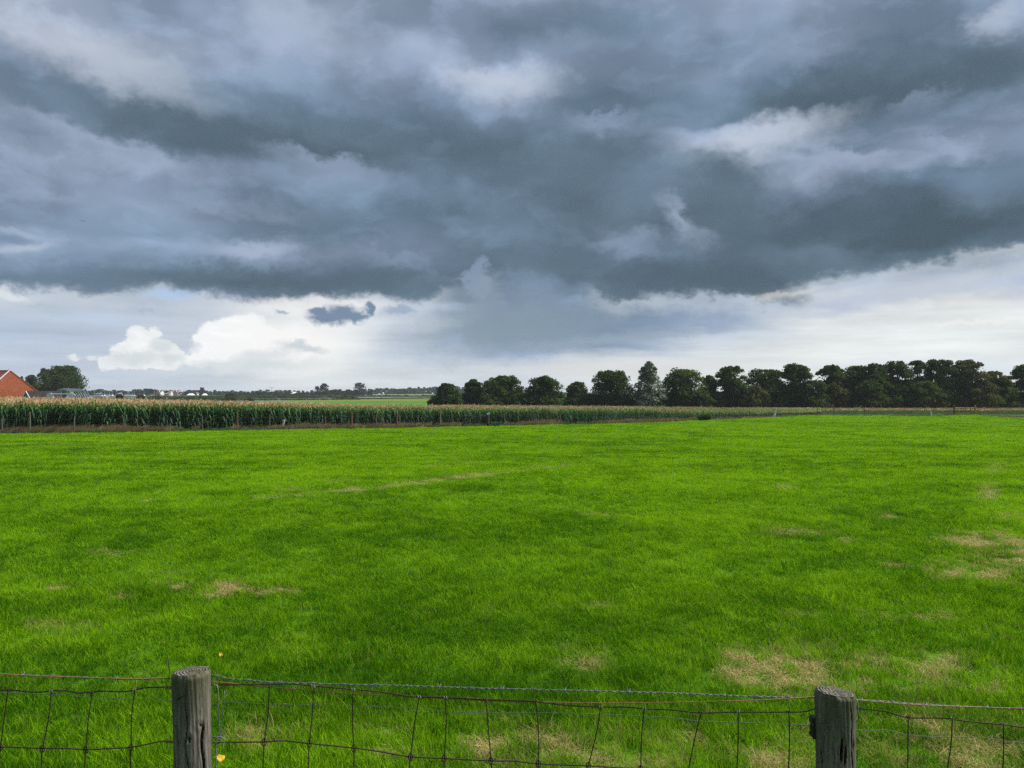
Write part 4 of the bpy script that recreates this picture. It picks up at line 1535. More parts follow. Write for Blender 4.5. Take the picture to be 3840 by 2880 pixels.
def crown_mesh(name, rng, H, W, base, lobes, n, leaf, material, shape='round', hollow=0.5):
    """leaf faces gathered in sprays around limb ends; returns mesh and limb ends. base = height where leaves start"""
    ends, C, S = [], [], []
    ch = H - base
    for i in range(lobes):
        for _ in range(40):
            u = rng.random()
            zf = rng.random() ** 0.8
            a = rng.uniform(0, 2 * math.pi)
            if shape == 'round':
                prof = math.sqrt(max(0.0, 1 - ((zf - 0.42) / 0.60) ** 2))
            elif shape == 'dome':
                prof = math.sqrt(max(0.0, 1 - (zf / 1.02) ** 2))
            elif shape == 'willow':
                prof = float(np.interp(zf, [0, .5, .8, 1], [.95, .85, .5, .08]))
            elif shape == 'cone':
                prof = (1 - zf) ** 0.62 * 0.92 + 0.05
            elif shape == 'umbrella':
                prof = math.sqrt(max(0.0, 1 - ((zf - 0.45) / 0.58) ** 2)) * .95 + .05
            else:                                   # column
                prof = 0.75 * math.sin(math.pi * (0.12 + 0.85 * zf)) ** .6
            r = (u ** hollow) * prof * W / 2
            sz = rng.uniform(.13, .23) * min(W, ch * 1.2) * ((1 - .30 * zf) if shape != 'cone' else (.95 - .6 * zf))
            if shape == 'willow':
                sz *= .8 - .35 * zf
            r_lim = prof * W / 2
            r = max(0.0, min(r, r_lim * 1.12 - sz * .8))
            c = np.array((r * math.cos(a), r * math.sin(a), base + zf * ch))
            if c[2] + sz * .7 <= H * 1.02 and r <= r_lim:
                break
        ends.append(c)
        C.append(c)
        S.append(sz)
    C, S = np.array(C), np.array(S)
    pick = NPR.integers(0, lobes, n)
    d = NPR.normal(0, 1, (n, 3))
    d /= np.linalg.norm(d, axis=1)[:, None]
    d[:, 2] = np.where(d[:, 2] < -.35, -d[:, 2], d[:, 2])
    rr = NPR.random(n) ** 0.45
    pos = C[pick] + d * (S[pick] * rr)[:, None] * np.array((1.12, 1.12, .85))
    pos[:, 2] = np.maximum(pos[:, 2], leaf * .4)
    # part of the leaves fill the crown's whole volume
    fill = NPR.random(n) < {'dome': .30, 'round': .24, 'umbrella': .12, 'willow': .26}.get(shape, .2)
    zf = NPR.random(n) ** .9
    if shape == 'dome':
        pr = np.sqrt(np.maximum(0, 1 - (zf / 1.02) ** 2))
    elif shape == 'cone':
        pr = (1 - zf) ** .62 * .92 + .05
    elif shape == 'willow':
        pr = np.interp(zf, [0, .5, .8, 1], [.95, .85, .5, .08])
    else:
        pr = np.sqrt(np.maximum(0, 1 - ((zf - .43) / .6) ** 2))
    an = NPR.uniform(0, 2 * math.pi, n)
    rf = np.sqrt(NPR.random(n)) * pr * W / 2 * (0.86 + .22 * np.sin(an * 3 + lobes) * np.sin(an * 5 + zf * 9))
    pf = np.stack([rf * np.cos(an), rf * np.sin(an), base + zf * ch * .98], 1)
    pos = np.where(fill[:, None], pf, pos)
    nrm = d * .7 + NPR.normal(0, .55, (n, 3)) + np.array((0, 0, .35))
    nrm /= np.linalg.norm(nrm, axis=1)[:, None]
    t = np.cross(nrm, NPR.normal(0, 1, (n, 3)))
    t /= np.linalg.norm(t, axis=1)[:, None] + 1e-9
    bt = np.cross(nrm, t)
    s = leaf * NPR.uniform(.55, 1.25, n)[:, None]
    V = np.stack([pos - t * s * .5, pos + bt * s * .34, pos + t * s * .5, pos - bt * s * .34], 1)
    return fast_quads(name, V, material), ends


def trunk_mesh(name, rng, H, r0, base, ends, material, nl=7, lean=0.0, fork=None):
    b = MB()
    top = H * 0.72
    pts, rad = [], []
    for k in range(7):
        t = k / 6
        pts.append((lean * t * H + 0.03 * H * math.sin(3 * t + rng.random()) * t, 0.02 * H * math.sin(4 * t) * t, top * t - .15))
        rad.append(r0 * (1.25 if k == 0 else 1) * (1 - .72 * t))
    b.tube(pts, rad, 8)
    for e in sorted(ends, key=lambda q: q[2])[::max(1, len(ends) // nl)]:
        z0 = max(base * .55, min(top * .92, e[2] * rng.uniform(.45, .7)))
        t = min(1, (z0 + .15) / top)
        i = min(5, int(t * 6))
        s = np.array(pts[i]) * (1 - (t * 6 - i)) + np.array(pts[i + 1]) * (t * 6 - i)
        mid = s * .5 + np.array(e) * .5 + np.array((0, 0, -.04 * H * rng.random()))
        b.tube([s, mid, e], [r0 * .42 * (1 - .5 * t), r0 * .25, r0 * .07], 6)
    return mesh_from(name, b.v, b.f, [material], smooth=True)


def tree(name, label, px, top_row, wpx, D, zb, kind='leaf_dark', shape='round', seed=0, base=0.18, lobes=34, n=5200, leaf=0.42, lean=0.0, group=None, cat='tree', r0=None, bark='bark', hollow=.5, depth=1.0):
    rng = random.Random(seed)
    x = (px - 1920) / F * D
    H = CAMZ - (top_row - HOR) / F * D - zb
    W = wpx / F * D
    cm, ends = crown_mesh('crown', rng, H, W, H * base, lobes, n, leaf, M[kind], shape, hollow)
    root = empty(name, (x, D, zb), rng.uniform(0, 6.28) if not lean else 0.0)
    root.scale = (1, 1, 1)
    tag(root, label, cat, group)
    obj('trunk', trunk_mesh('trunk', rng, H, r0 or max(.12, H * .028), H * base, ends, M[bark], lean=lean), root)
    obj('crown', cm, root)
    return root


TD = 150.0
ROW_TREES = [   # label, centre column, top row, width, kind, shape, base, lobes, distance offset
    ('small dense dark round tree, first at the left end of the tree row', 1680, 1438, 98, 'leaf_dark', 'dome', .03, 34, -4),
    ('narrow dark tree, second from the left end of the tree row', 1776, 1424, 84, 'leaf_dark', 'dome', .05, 34, 2),
    ('broad dark domed tree, third from the left end of the tree row', 1884, 1407, 172, 'leaf_dark', 'dome', .05, 60, 0),
    ('broad dark round tree, fourth in the row, left of the low gap', 2040, 1411, 152, 'leaf_dark', 'dome', .05, 56, -2),
    ('lower dark bushy tree just right of the low gap in the row', 2166, 1433, 104, 'leaf_dark', 'dome', .04, 40, 1),
    ('large dark dome shaped tree standing left of the silver grey tree', 2292, 1391, 176, 'leaf_dark', 'dome', .06, 62, -2),
    ('pale silver grey green conical tree, the only grey one in the row', 2434, 1358, 124, 'leaf_silver', 'willow', .02, 80, -5),
    ('broad mid green tree with layered boughs right of the silver grey tree', 2562, 1382, 156, 'leaf_mid', 'round', .06, 60, -2),
    ('slim loose tree between two taller trees, second right of the silver one', 2660, 1408, 72, 'leaf_mid', 'column', .10, 30, 3),
    ('tall open tree with sky showing through its round top, above bare stems', 2745, 1376, 112, 'leaf_mid', 'umbrella', .34, 34, 0),
    ('wide flat topped dark tree left of the tall round topped one', 2868, 1384, 140, 'leaf_dark', 'round', .14, 52, 1),
    ('tall tree with smooth round dark top, left of the wide gap', 2988, 1365, 112, 'leaf_dark', 'umbrella', .22, 48, -1),
    ('open crowned tree with a pale leaning trunk, right of the wide gap', 3114, 1368, 96, 'leaf_dark', 'umbrella', .42, 26, 0),
    ('olive green tree of medium height, second right of the wide gap', 3196, 1373, 108, 'leaf_mid', 'umbrella', .30, 36, 1),
    ('loose crowned dark tree, third right of the wide gap', 3285, 1366, 108, 'leaf_dark', 'umbrella', .34, 32, -1),
    ('tall tree with thin crown full of sky holes, left of the highest pair', 3366, 1352, 110, 'leaf_dark', 'umbrella', .42, 28, 0),
    ('thin stemmed tree with narrow crown between two broad ones', 3444, 1354, 84, 'leaf_warm', 'umbrella', .46, 20, 2),
    ('highest broad dark tree with an open window below its crown', 3528, 1349, 124, 'leaf_dark', 'umbrella', .40, 34, 0),
    ('tall brownish green tree at the right end of the high group', 3632, 1351, 128, 'leaf_warm', 'umbrella', .34, 38, -1),
    ('lower brownish tree with rounded top right of the high group', 3738, 1394, 96, 'leaf_warm', 'umbrella', .30, 30, 0),
    ('dark tree cut off by the right edge of the picture', 3862, 1366, 112, 'leaf_dark', 'umbrella', .32, 34, 0),
]
for i, (lb, px, tr, w, kind, shp, bs, lo, dd) in enumerate(ROW_TREES):
    if shp == 'umbrella':
        bs, lo = bs * .8, int(lo * 1.35)
    tree('row_tree', lb, px, tr, w * 1.04, TD + dd, 0.0, kind, shp, 40 + i, bs, lo, int(4200 + 90 * lo), 0.42, lean=(-.10 if i == 12 else 0.0),
         group='tree row on the right', bark='barkpale' if i in (9, 12) else 'bark')
# trees further along the row beyond the frame are left out; undergrowth below the crowns:
UNDER = [(1650, 1495, 50), (1700, 1490, 60), (1790, 1485, 70), (1840, 1478, 80), (1895, 1480, 80), (2005, 1478, 90), (2060, 1482, 80), (2160, 1488, 80), (2265, 1478, 90), (2330, 1480, 90), (2550, 1470, 90), (1735, 1480, 70), (1950, 1475, 90), (2112, 1500, 40), (2215, 1478, 80), (2630, 1462, 80), (2700, 1470, 60), (2760, 1452, 90), (2830, 1458, 90), (2905, 1448, 100), (2985, 1446, 110),
         (3050, 1437, 100), (3115, 1434, 110), (3185, 1440, 110), (3260, 1436, 110), (3330, 1440, 110), (3400, 1434, 110), (3470, 1442, 110), (3540, 1436, 110), (3610, 1440, 110), (3680, 1438, 110), (3755, 1444, 110), (3830, 1436, 120), (3920, 1440, 120)]
for i, (px, tr, w) in enumerate(UNDER):
    tree('hedge_shrub', 'dense dark shrub filling the foot of the tree row', px, tr - (12 if px > 2780 else 0), w * 1.25, TD - 3.5 + 2.5 * (i % 3), 0.0, ('leaf_dark', 'leaf_dark', 'leaf_warm', 'leaf_mid')[i % 4], 'dome', 90 + i, .0, 34, 4000, 0.42,
         group='shrubs at the foot of the tree row', cat='shrub', r0=.07)

for i, px in enumerate(range(1660, 3960, 62)):
    if 2090 < px < 2125:
        continue
    tree('hedge_shrub', 'dense dark shrub filling the foot of the tree row', px + R.uniform(-12, 12), 1486 + R.uniform(-10, 6) - (14 if px > 2600 else 0), 120, TD + 7, 0.0, 'leaf_dark', 'dome', 190 + i, .0, 22, 2400, 0.5,
         group='shrubs at the foot of the tree row', cat='shrub', r0=.07)

# ---- farm trees on the left
tree('farm_tree', 'big dense dark domed tree behind the hoop frame, right of the barn', 238, 1372, 164, 232, 0, 'leaf_dark', 'dome', 7, .06, 120, 15000, .55, hollow=.42)
tree('farm_tree', 'lighter olive tree peeping out behind the big domed tree', 170, 1383, 84, 240, 0, 'leaf_mid', 'dome', 8, .1, 40, 5000, .55)
tree('farm_tree', 'lower dark tree between the barn roof and the big domed tree', 118, 1405, 84, 226, 0, 'leaf_dark', 'dome', 9, .05, 36, 5000, .55)
tree('farm_tree', 'small distant tree top just above the barn roof slope', 82, 1412, 22, 300, 0, 'leaf_dark', 'round', 10, .2, 14, 900, .6)

# ---- shrubs at the pasture edge
def shrub(label, px, base_row, top_row, wpx, kind, seed, D=None, name='shrub', n=1600, leaf=.12, lobes=18, shape='round', group=None):
    if D is None:
        g = on_ground(px, base_row)
        D, zb = g[1], g[2]
    else:
        zb = CAMZ - (base_row - HOR) / F * D
    return tree(name, label, px, top_row, wpx, D, zb - .03, kind, shape, seed, .0, lobes, n, leaf, cat='shrub', r0=.03, group=group)


shrub('low dark round shrub at the far edge of the bright pasture', 2640, 1578, 1556, 52, 'leaf_dark', 301, n=2600, leaf=.16, lobes=26)
shrub('bushy green nettle clump in front of the maize, left of picture', 170, 1621, 1576, 96, 'leaf_weed', 302, n=3000, leaf=.13, lobes=36, shape='column')
shrub('small weedy bush beside the dark hurdle in front of the maize', 1860, 1599, 1582, 60, 'leaf_weed', 303, n=1200, leaf=.13)

ORDI = 'first second third fourth fifth sixth seventh eighth ninth tenth'.split()
# ---- far trees
FARM = []
for s in range(7):
    rng = random.Random(500 + s)
    shp = ('dome', 'dome', 'round', 'dome', 'column', 'dome', 'column')[s]
    cm, ends = crown_mesh('crown', rng, 10.0, (10, 12, 11, 9, 5, 13, 6)[s], .1, (34, 40, 40, 30, 26, 40, 28)[s], 1300, 1.15, M['leaf_far'], shp)
    tm = trunk_mesh('trunk', rng, 10.0, .3, 1.0, ends, M['bark'], 4)
    FARM.append((cm, tm))


def far_tree(px, top_row, D, k, label, group=None, wide=1.0):
    x = (px - 1920) / F * D
    H = CAMZ - (top_row - HOR) / F * D
    root = empty('far_tree', (x, D, 0), R.uniform(0, 6.28))
    s = H / 10.0
    root.scale = (s * wide, s * wide, s)
    tag(root, label, 'tree', group)
    obj('trunk', FARM[k][1], root)
    obj('crown', FARM[k][0], root)


LEFT_TOP = ([280, 330, 390, 430, 480, 500, 560, 600, 680, 740, 790, 860, 930, 1000, 1060, 1150, 1240, 1340, 1400],
            [1461, 1463, 1460, 1464, 1465, 1463, 1459, 1466, 1466, 1465, 1464, 1463, 1466, 1464, 1464, 1465, 1462, 1462, 1460])
px = 262.0
while px < 1400:
    top = float(np.interp(px, *LEFT_TOP)) + R.uniform(-3.5, 4)
    far_tree(px, top, R.uniform(600, 700), R.choice((0, 1, 2, 3, 5)), 'dark rounded tree in the hazy treeline beyond the lake', 'treeline beyond the lake', R.uniform(1.0, 1.5))
    px += R.uniform(12, 19)
px = 1395.0
while px < 1960:
    top = float(np.interp(px, [1395, 1450, 1520, 1600, 1700, 1760, 1960], [1461, 1457, 1456, 1452, 1449, 1449, 1452])) + R.uniform(-4, 4)
    far_tree(px, top, R.uniform(860, 960), R.choice((0, 3, 4, 6, 4, 2)) if px > 1560 else R.choice((0, 1, 3, 2)), 'slender dark tree in the far belt above the pale pasture', 'far tree belt above the pale pasture', R.uniform(.9, 1.4))
    px += R.uniform(9, 14)
far_tree(1217, 1438, 560, 1, 'tall rounded tree rising highest above the treeline behind the lake', None, .8)
far_tree(1190, 1447, 570, 2, 'smaller tall tree just left of the highest far tree', None, .55)
far_tree(1348, 1434, 640, 2, 'tall round crowned tree alone at the edge of the pale far pasture', None, .9)
far_tree(757, 1453, 610, 0, 'dark round tree at the right end of the red roofed houses', None, .9)
far_tree(548, 1457, 600, 5, 'broad bushy tree clump rising left of the red roofed houses', None, 1.0)
far_tree(570, 1459, 605, 3, 'dark tree right beside the bushy clump left of the red roofs', None, 1.0)
# nearer growth round the lake
for i, (px, br, tr, w, D, kd) in enumerate([(905, 1489, 1473, 110, 470, 'leaf_olive'), (965, 1489, 1472, 90, 480, 'leaf_far'), (1010, 1489, 1471, 90, 480, 'leaf_far'), (1060, 1489, 1474, 80, 470, 'leaf_olive'),
                                            (1110, 1488, 1476, 70, 470, 'leaf_olive'), (1150, 1488, 1474, 80, 480, 'leaf_far'), (1215, 1487, 1467, 90, 480, 'leaf_far'), (1265, 1487, 1464, 90, 490, 'leaf_far'), (1315, 1486, 1465, 80, 500, 'leaf_far'),
                                            (1342, 1486, 1470, 40, 500, 'leaf_far')]):
    shrub('olive or dark bush on the far lake shore, %s from the left' % ORDI[i], px, br, tr, w, kd, 330 + i, D, 'shore_bush', 1300, .8, 18, group='bushes on the far lake shore')
for i, (px, br, tr, w, D, lb) in enumerate([(868, 1504, 1476, 58, 262, 'brownish bush with light stems on the near lake shore'), (935, 1504, 1495, 36, 258, 'low flat dark bush at the left end of the lake'),
                                            (1285, 1498, 1487, 70, 312, 'low dark thicket cutting into the lake near the pale pasture'), (1330, 1498, 1490, 40, 312, 'small thicket right beside the low thicket in the lake'),
                                            (450, 1495, 1480, 30, 250, 'dark bush in front of the moored boats'), (528, 1495, 1482, 30, 250, 'brown bush between moored boats'), (590, 1494, 1477, 34, 300, 'grey green willow bush below the red roofs'),
                                            (625, 1494, 1486, 24, 300, 'little dark bush left of the largest sail'), (1960, 1530, 1505, 60, 190, 'low bush seen through a gap in the tree row'),
                                            (1625, 1523, 1507, 46, 160, 'low brown bush at the foot of the first tree')]):
    shrub(lb, px, br, tr, w, ('leaf_olive', 'leaf_far', 'leaf_far', 'leaf_far', 'leaf_far', 'leaf_olive', 'leaf_silver', 'leaf_far', 'leaf_dark', 'leaf_olive')[i], 350 + i, D, 'bush', 1100, .5, 18)
for i, (px, w) in enumerate([(1360, 8), (1422, 8), (1447, 10), (1492, 14), (1520, 18), (1590, 14), (1604, 18), (1625, 20), (1650, 12), (1690, 16)]):
    shrub('small dark bush on the bank below the pale pasture, %s from the left' % ORDI[i], px, 1487, 1482 - (i % 3), w * 1.4, 'leaf_far', 370 + i, 480, 'bank_bush', 240, .7, 8, group='bushes on the bank below the pale pasture')
# reeds along the far and near lake shores
M['reed'] = leafy('lake_reeds', (0.045, 0.075, 0.030), (0.115, 0.145, 0.055), 0.6, .2, 0)
rv = [lean_blades('reed_tuft', M['reed'], 30, .8, 1.0, 2.0, .12, .15) for _ in range(3)]
reed_src = source_collection('reed_tuft', rv)


def reeds():
    P = []
    for (px0, px1, r0, r1, n, sc) in [(560, 900, 1499, 1498.0, 900, 1), (880, 1320, 1494.6, 1491.5, 1500, 1.0), (650, 1350, 1504.6, 1498.5, 900, .5), (1330, 1900, 1497.5, 1491, 900, .45), (1330, 1900, 1488.0, 1487.3, 400, .8)]:
        px = NPR.uniform(px0, px1, n)
        row = r0 + (r1 - r0) * (px - px0) / (px1 - px0) + NPR.normal(0, .25, n)
        D = CAMZ * F / (row - HOR)
        s = sc * NPR.uniform(.7, 1.2, n)
        P.append(np.stack([(px - 1920) / F * D, D, np.full(n, -.02), s], 1))
    P = np.concatenate(P)
    n = len(P)
    rot = np.stack([np.zeros(n), np.zeros(n), NPR.uniform(0, 6.28, n)], 1)
    scatter('reeds', P[:, :3], rot, np.repeat(P[:, 3:4], 3, 1), NPR.integers(0, 3, n), {}, reed_src)


reeds()
# seed grass of the pale strip in front of the tree row
rv = [lean_blades('seed_grass', M['verge'], 24, .5, .25, .55, .04, .4) for _ in range(3)] + [lean_blades('seed_grass', M['vergegreen'], 24, .5, .2, .45, .05, .4) for _ in range(2)]
seed_src = source_collection('seed_grass', rv)


def seed_grass():
    n = 5000
    px = NPR.uniform(2750, 4300, n)
    row = NPR.uniform(1531, 1556, n)
    D = CAMZ * F / (row - HOR)
    green = row > 1541 + NPR.normal(0, 1.2, n)
    s = np.where(green, .8, .75) * NPR.uniform(.6, 1.1, n)
    rot = np.stack([np.zeros(n), np.zeros(n), NPR.uniform(0, 6.28, n)], 1)
    scatter('seed_grass', np.stack([(px - 1920) / F * D, D, np.full(n, .0)], 1), rot, np.stack([s, s, s], 1), np.where(green, NPR.integers(3, 5, n), NPR.integers(0, 3, n)), {}, seed_src)


seed_grass()
# ------------------------------------------------------------------ field fence, gates, sign
M['oldwood'] = mottled('grey_stake_wood', (0.07, 0.06, 0.046), (0.17, 0.15, 0.12), 6.0, .9, stretch=(1, 1, .2), spec=.15)
M['brownwood'] = mottled('brown_stake_wood', (0.075, 0.045, 0.028), (0.15, 0.09, 0.055), 6.0, .9, stretch=(1, 1, .2), spec=.15)
M['darkwood'] = mottled('dark_hurdle_wood', (0.035, 0.028, 0.024), (0.085, 0.07, 0.06), 6.0, .9, stretch=(.3, 1, 1), spec=.15)
M['whitewood'] = mottled('pale_stake_wood', (0.42, 0.43, 0.40), (0.62, 0.63, 0.58), 6.0, .85, stretch=(1, 1, .2), spec=.2)
M['ochre'] = mottled('ochre_gate_post', (0.20, 0.14, 0.03), (0.33, 0.24, 0.06), 6.0, .85, spec=.2)
M['white'] = mottled('white_painted_board', (0.62, 0.64, 0.66), (0.74, 0.76, 0.78), 4.0, .6)


def stake(px, h, r, material, label, lean=0.0, setback=1.0, group=None):
    D = float(edge_depth(px)) + setback
    x = (px - 1920) / F * D
    z = gz(x, D)
    o = empty('stake', (x, D, z))
    b = MB()
    n = 6
    pts = [(lean * h * t + .012 * math.sin(5 * t), 0, -.2 + (h + .2) * t) for t in np.linspace(0, 1, n)]
    b.tube(pts, [r * (1.1 - .15 * t) for t in np.linspace(0, 1, n)], 8)
    b.build('shaft', material, o, smooth=False)
    b = MB()
    tp = np.array(pts[-1])
    b.tube([tp + np.array((0, 0, .001)), tp + np.array((0, 0, .03))], [r * .93, r * .35], 8)
    b.build('weathered_tip', material, o)
    return tag(o, label, 'fence stake', group)


ORD = 'first second third fourth fifth sixth seventh eighth ninth tenth eleventh twelfth thirteenth fourteenth fifteenth sixteenth seventeenth eighteenth nineteenth twentieth'.split()
ORD += ['twenty-' + q for q in ORD[:9]]
GREY = [8, 278, 465, 760, 1010, 1117, 1220, 1410, 1570, 1697, 1891, 1943, 2001, 2053, 2102, 2144, 2226, 2269, 2306, 2378, 2411, 2559, 2698, 2738, 2776, 2813, 3067, 3128, 3242]
for gi, px in enumerate(GREY):
    far = px > 2600
    stake(px, R.uniform(1.0, 1.25) * (.85 if far else 1), .04 if not far else .05, M['oldwood'], 'thin grey stake in the verge before the field edge, %s of them from the left' % ORD[gi], R.uniform(-.05, .05), R.uniform(.7, 1.3), 'grey stakes along the field edge')
stake(112, 1.5, .065, M['oldwood'], 'taller grey stake left of the nettle clump', .01, 1.0)
stake(890, 1.4, .085, M['brownwood'], 'thick brown stake before the maize below the brownish lake bush', -.01, .8)
stake(1318, 1.35, .09, M['brownwood'], 'thick brown stake standing before the middle of the maize', .01, .8)
stake(1488, 1.35, .085, M['brownwood'], 'reddish brown stake before the maize left of the dark hurdle', 0, .9)
stake(1650, 1.3, .10, M['oldwood'], 'broad grey stake second left of the dark hurdle', 0, .9)
stake(2089, .9, .06, M['brownwood'], 'short brown stake close beside a grey one in the verge', .05, .8)
stake(2903, 1.15, .075, M['whitewood'], 'white leaning stake where the maize ends', .22, .6)
stake(2893, .7, .07, M['whitewood'], 'short white stake slanting beside the white leaning stake', .75, .6)
stake(3491, .55, .09, M['whitewood'], 'short white peg left of the far brown gate', 0, .4)
stake(1052, .75, .07, M['whitewood'], 'pale broken stick leaning in the verge before the maize', .45, .9)
# a line wire joins the far stakes
fw = empty('field_wire', (0, 60, 0))
tag(fw, 'faint wires running along the stakes in front of the maize', 'wire')
for hh in (1.0, .62):
    pts = []
    for px in np.linspace(-500, 3500, 70):
        D = float(edge_depth(px)) + 1.0
        x = (px - 1920) / F * D
        pts.append((x, D - 60, gz(x, D) + hh * (1 if px < 2600 else .85)))
    b = MB()
    b.tube(pts, .006, 4)
    b.build('wire_length', M['rustwire'], fw)


def rail_gate(name, label, px0, px1, depth, heights, hpost, post_mats, rail_mat, thick=.045, mid=True, hook=True):
    x0, x1 = (px0 - 1920) / F * depth, (px1 - 1920) / F * depth
    z = gz((x0 + x1) / 2, depth)
    o = empty(name, ((x0 + x1) / 2, depth, z))
    w = (x1 - x0) / 2
    for s, pm, hp in ((-1, post_mats[0], hpost[0]), (1, post_mats[1], hpost[1])):
        b = MB()
        b.tube([(s * w, 0, -.3), (s * w, 0, hp)], [.11, .095], 8)
        g = b.build('gate_post', pm, o)
        b = MB()
        b.tube([(s * w, 0, hp + .002), (s * w, 0, hp + .05)], [.085, .03], 8)
        b.build('post_cap', pm, g)
    for k, h in enumerate(heights):
        b = MB()
        sag = .04 if k == 0 else -.03
        b.tube([(-w + .09, -.07, h + sag), (0, -.07, h - .01), (w - .09, -.07, h + .03)], thick, 6)
        b.build('rail', rail_mat, o)
    if mid:
        for q in (-.05, .42):
            b = MB()
            b.box((q * w * 2 * .5 + .1 * w, -.13, (heights[0] + heights[-1]) / 2), (.09, .04, abs(heights[0] - heights[-1]) + .2))
            b.build('brace', rail_mat, o)
    return tag(o, label, 'gate')


dd = float(edge_depth(1786)) + .9
rail_gate('hurdle', 'dark weathered wooden hurdle standing before the maize beside a white board', 1742, 1830, dd, (.88, .62, .36), (1.05, 1.0), (M['darkwood'], M['darkwood']), M['darkwood'], .05)
rail_gate('field_gate', 'far brown rail gate with ochre post on the right edge of the pasture', 3577, 3656, 103.0, (.85, .45), (1.15, 1.2), (M['oldwood'], M['ochre']), M['ochre'], .085, True)
# white board on a slanting stick
D = float(edge_depth(1831)) + .7
x = (1831 - 1920) / F * D
sg = empty('white_board', (x, D, gz(x, D)))
tag(sg, 'small tilted white board on a stick beside the dark hurdle', 'board')
b = MB()
b.tube([(-.14, 0, -.1), (-.02, 0, 1.05)], .03, 6)
b.build('stick', M['darkwood'], sg)
b = MB()
b.box((0, 0, 0), (.30, .03, .20))
pn = b.build('panel', M['white'], sg, loc=(.02, -.05, 1.12))
pn.rotation_euler = (0, -.35, 0)

# ------------------------------------------------------------------ farm on the left
M['tileorange'] = None


def tile_mat(name, c0, c1, sc=3.2):
    m, T, out = mat(name)
    tc = T.new('ShaderNodeTexCoord')
    o = tc.outputs['Object']
    n = T.noise(o, 0.5, 4.0, .6)
    n2 = T.noise(o, 5.0, 3.0, .6)
    w = T.new('ShaderNodeTexWave', wave_type='BANDS', bands_direction='X')
    T.put(w.inputs['Vector'], o)
    w.inputs['Scale'].default_value = sc
    c = T.mix(T.smooth(n, .3, .7), rgba(c0), rgba(c1))
    c = T.mix(T.smooth(n2, .45, .7, 0, .18), c, rgba([q * .6 for q in c0]))
    principled(T, out, c, .8, bump=w.outputs[1], bump_d=.06, spec=.2)
    return m


M['tileorange'] = tile_mat('orange_roof_tiles', (0.31, 0.072, 0.020), (0.39, 0.098, 0.028))
M['tilered'] = tile_mat('old_red_roof_tiles', (0.17, 0.042, 0.028), (0.24, 0.06, 0.04))
M['tiledark'] = tile_mat('dark_roof_tiles', (0.055, 0.045, 0.045), (0.10, 0.08, 0.08))
M['tilefar'] = tile_mat('far_red_roof_tiles', (0.20, 0.06, 0.045), (0.28, 0.085, 0.065))
M['brick'] = mottled('farm_brick', (0.20, 0.10, 0.06), (0.30, 0.16, 0.10), 2.0, .9)
M['trim'] = mottled('white_trim', (0.62, 0.63, 0.63), (0.75, 0.76, 0.76), 2.0, .6)
M['greywall'] = mottled('grey_boarded_wall', (0.09, 0.10, 0.11), (0.16, 0.17, 0.18), 2.0, .8, stretch=(4, 4, .4))
M['whitewall'] = mottled('white_rendered_wall', (0.55, 0.55, 0.54), (0.70, 0.70, 0.68), .8, .8)
M['glass'] = mottled('dark_window_glass', (0.03, 0.04, 0.05), (0.08, 0.10, 0.12), 1.0, .15)
M['steel'] = mottled('galvanised_steel_frame', (0.22, 0.26, 0.29), (0.36, 0.41, 0.45), 3.0, .45, metal=.4)
M['mast'] = mottled('pale_mast', (0.30, 0.32, 0.34), (0.44, 0.46, 0.48), 1.0, .4)
M['sheeting'] = mottled('white_sheeting', (0.60, 0.63, 0.66), (0.76, 0.79, 0.82), .7, .5)


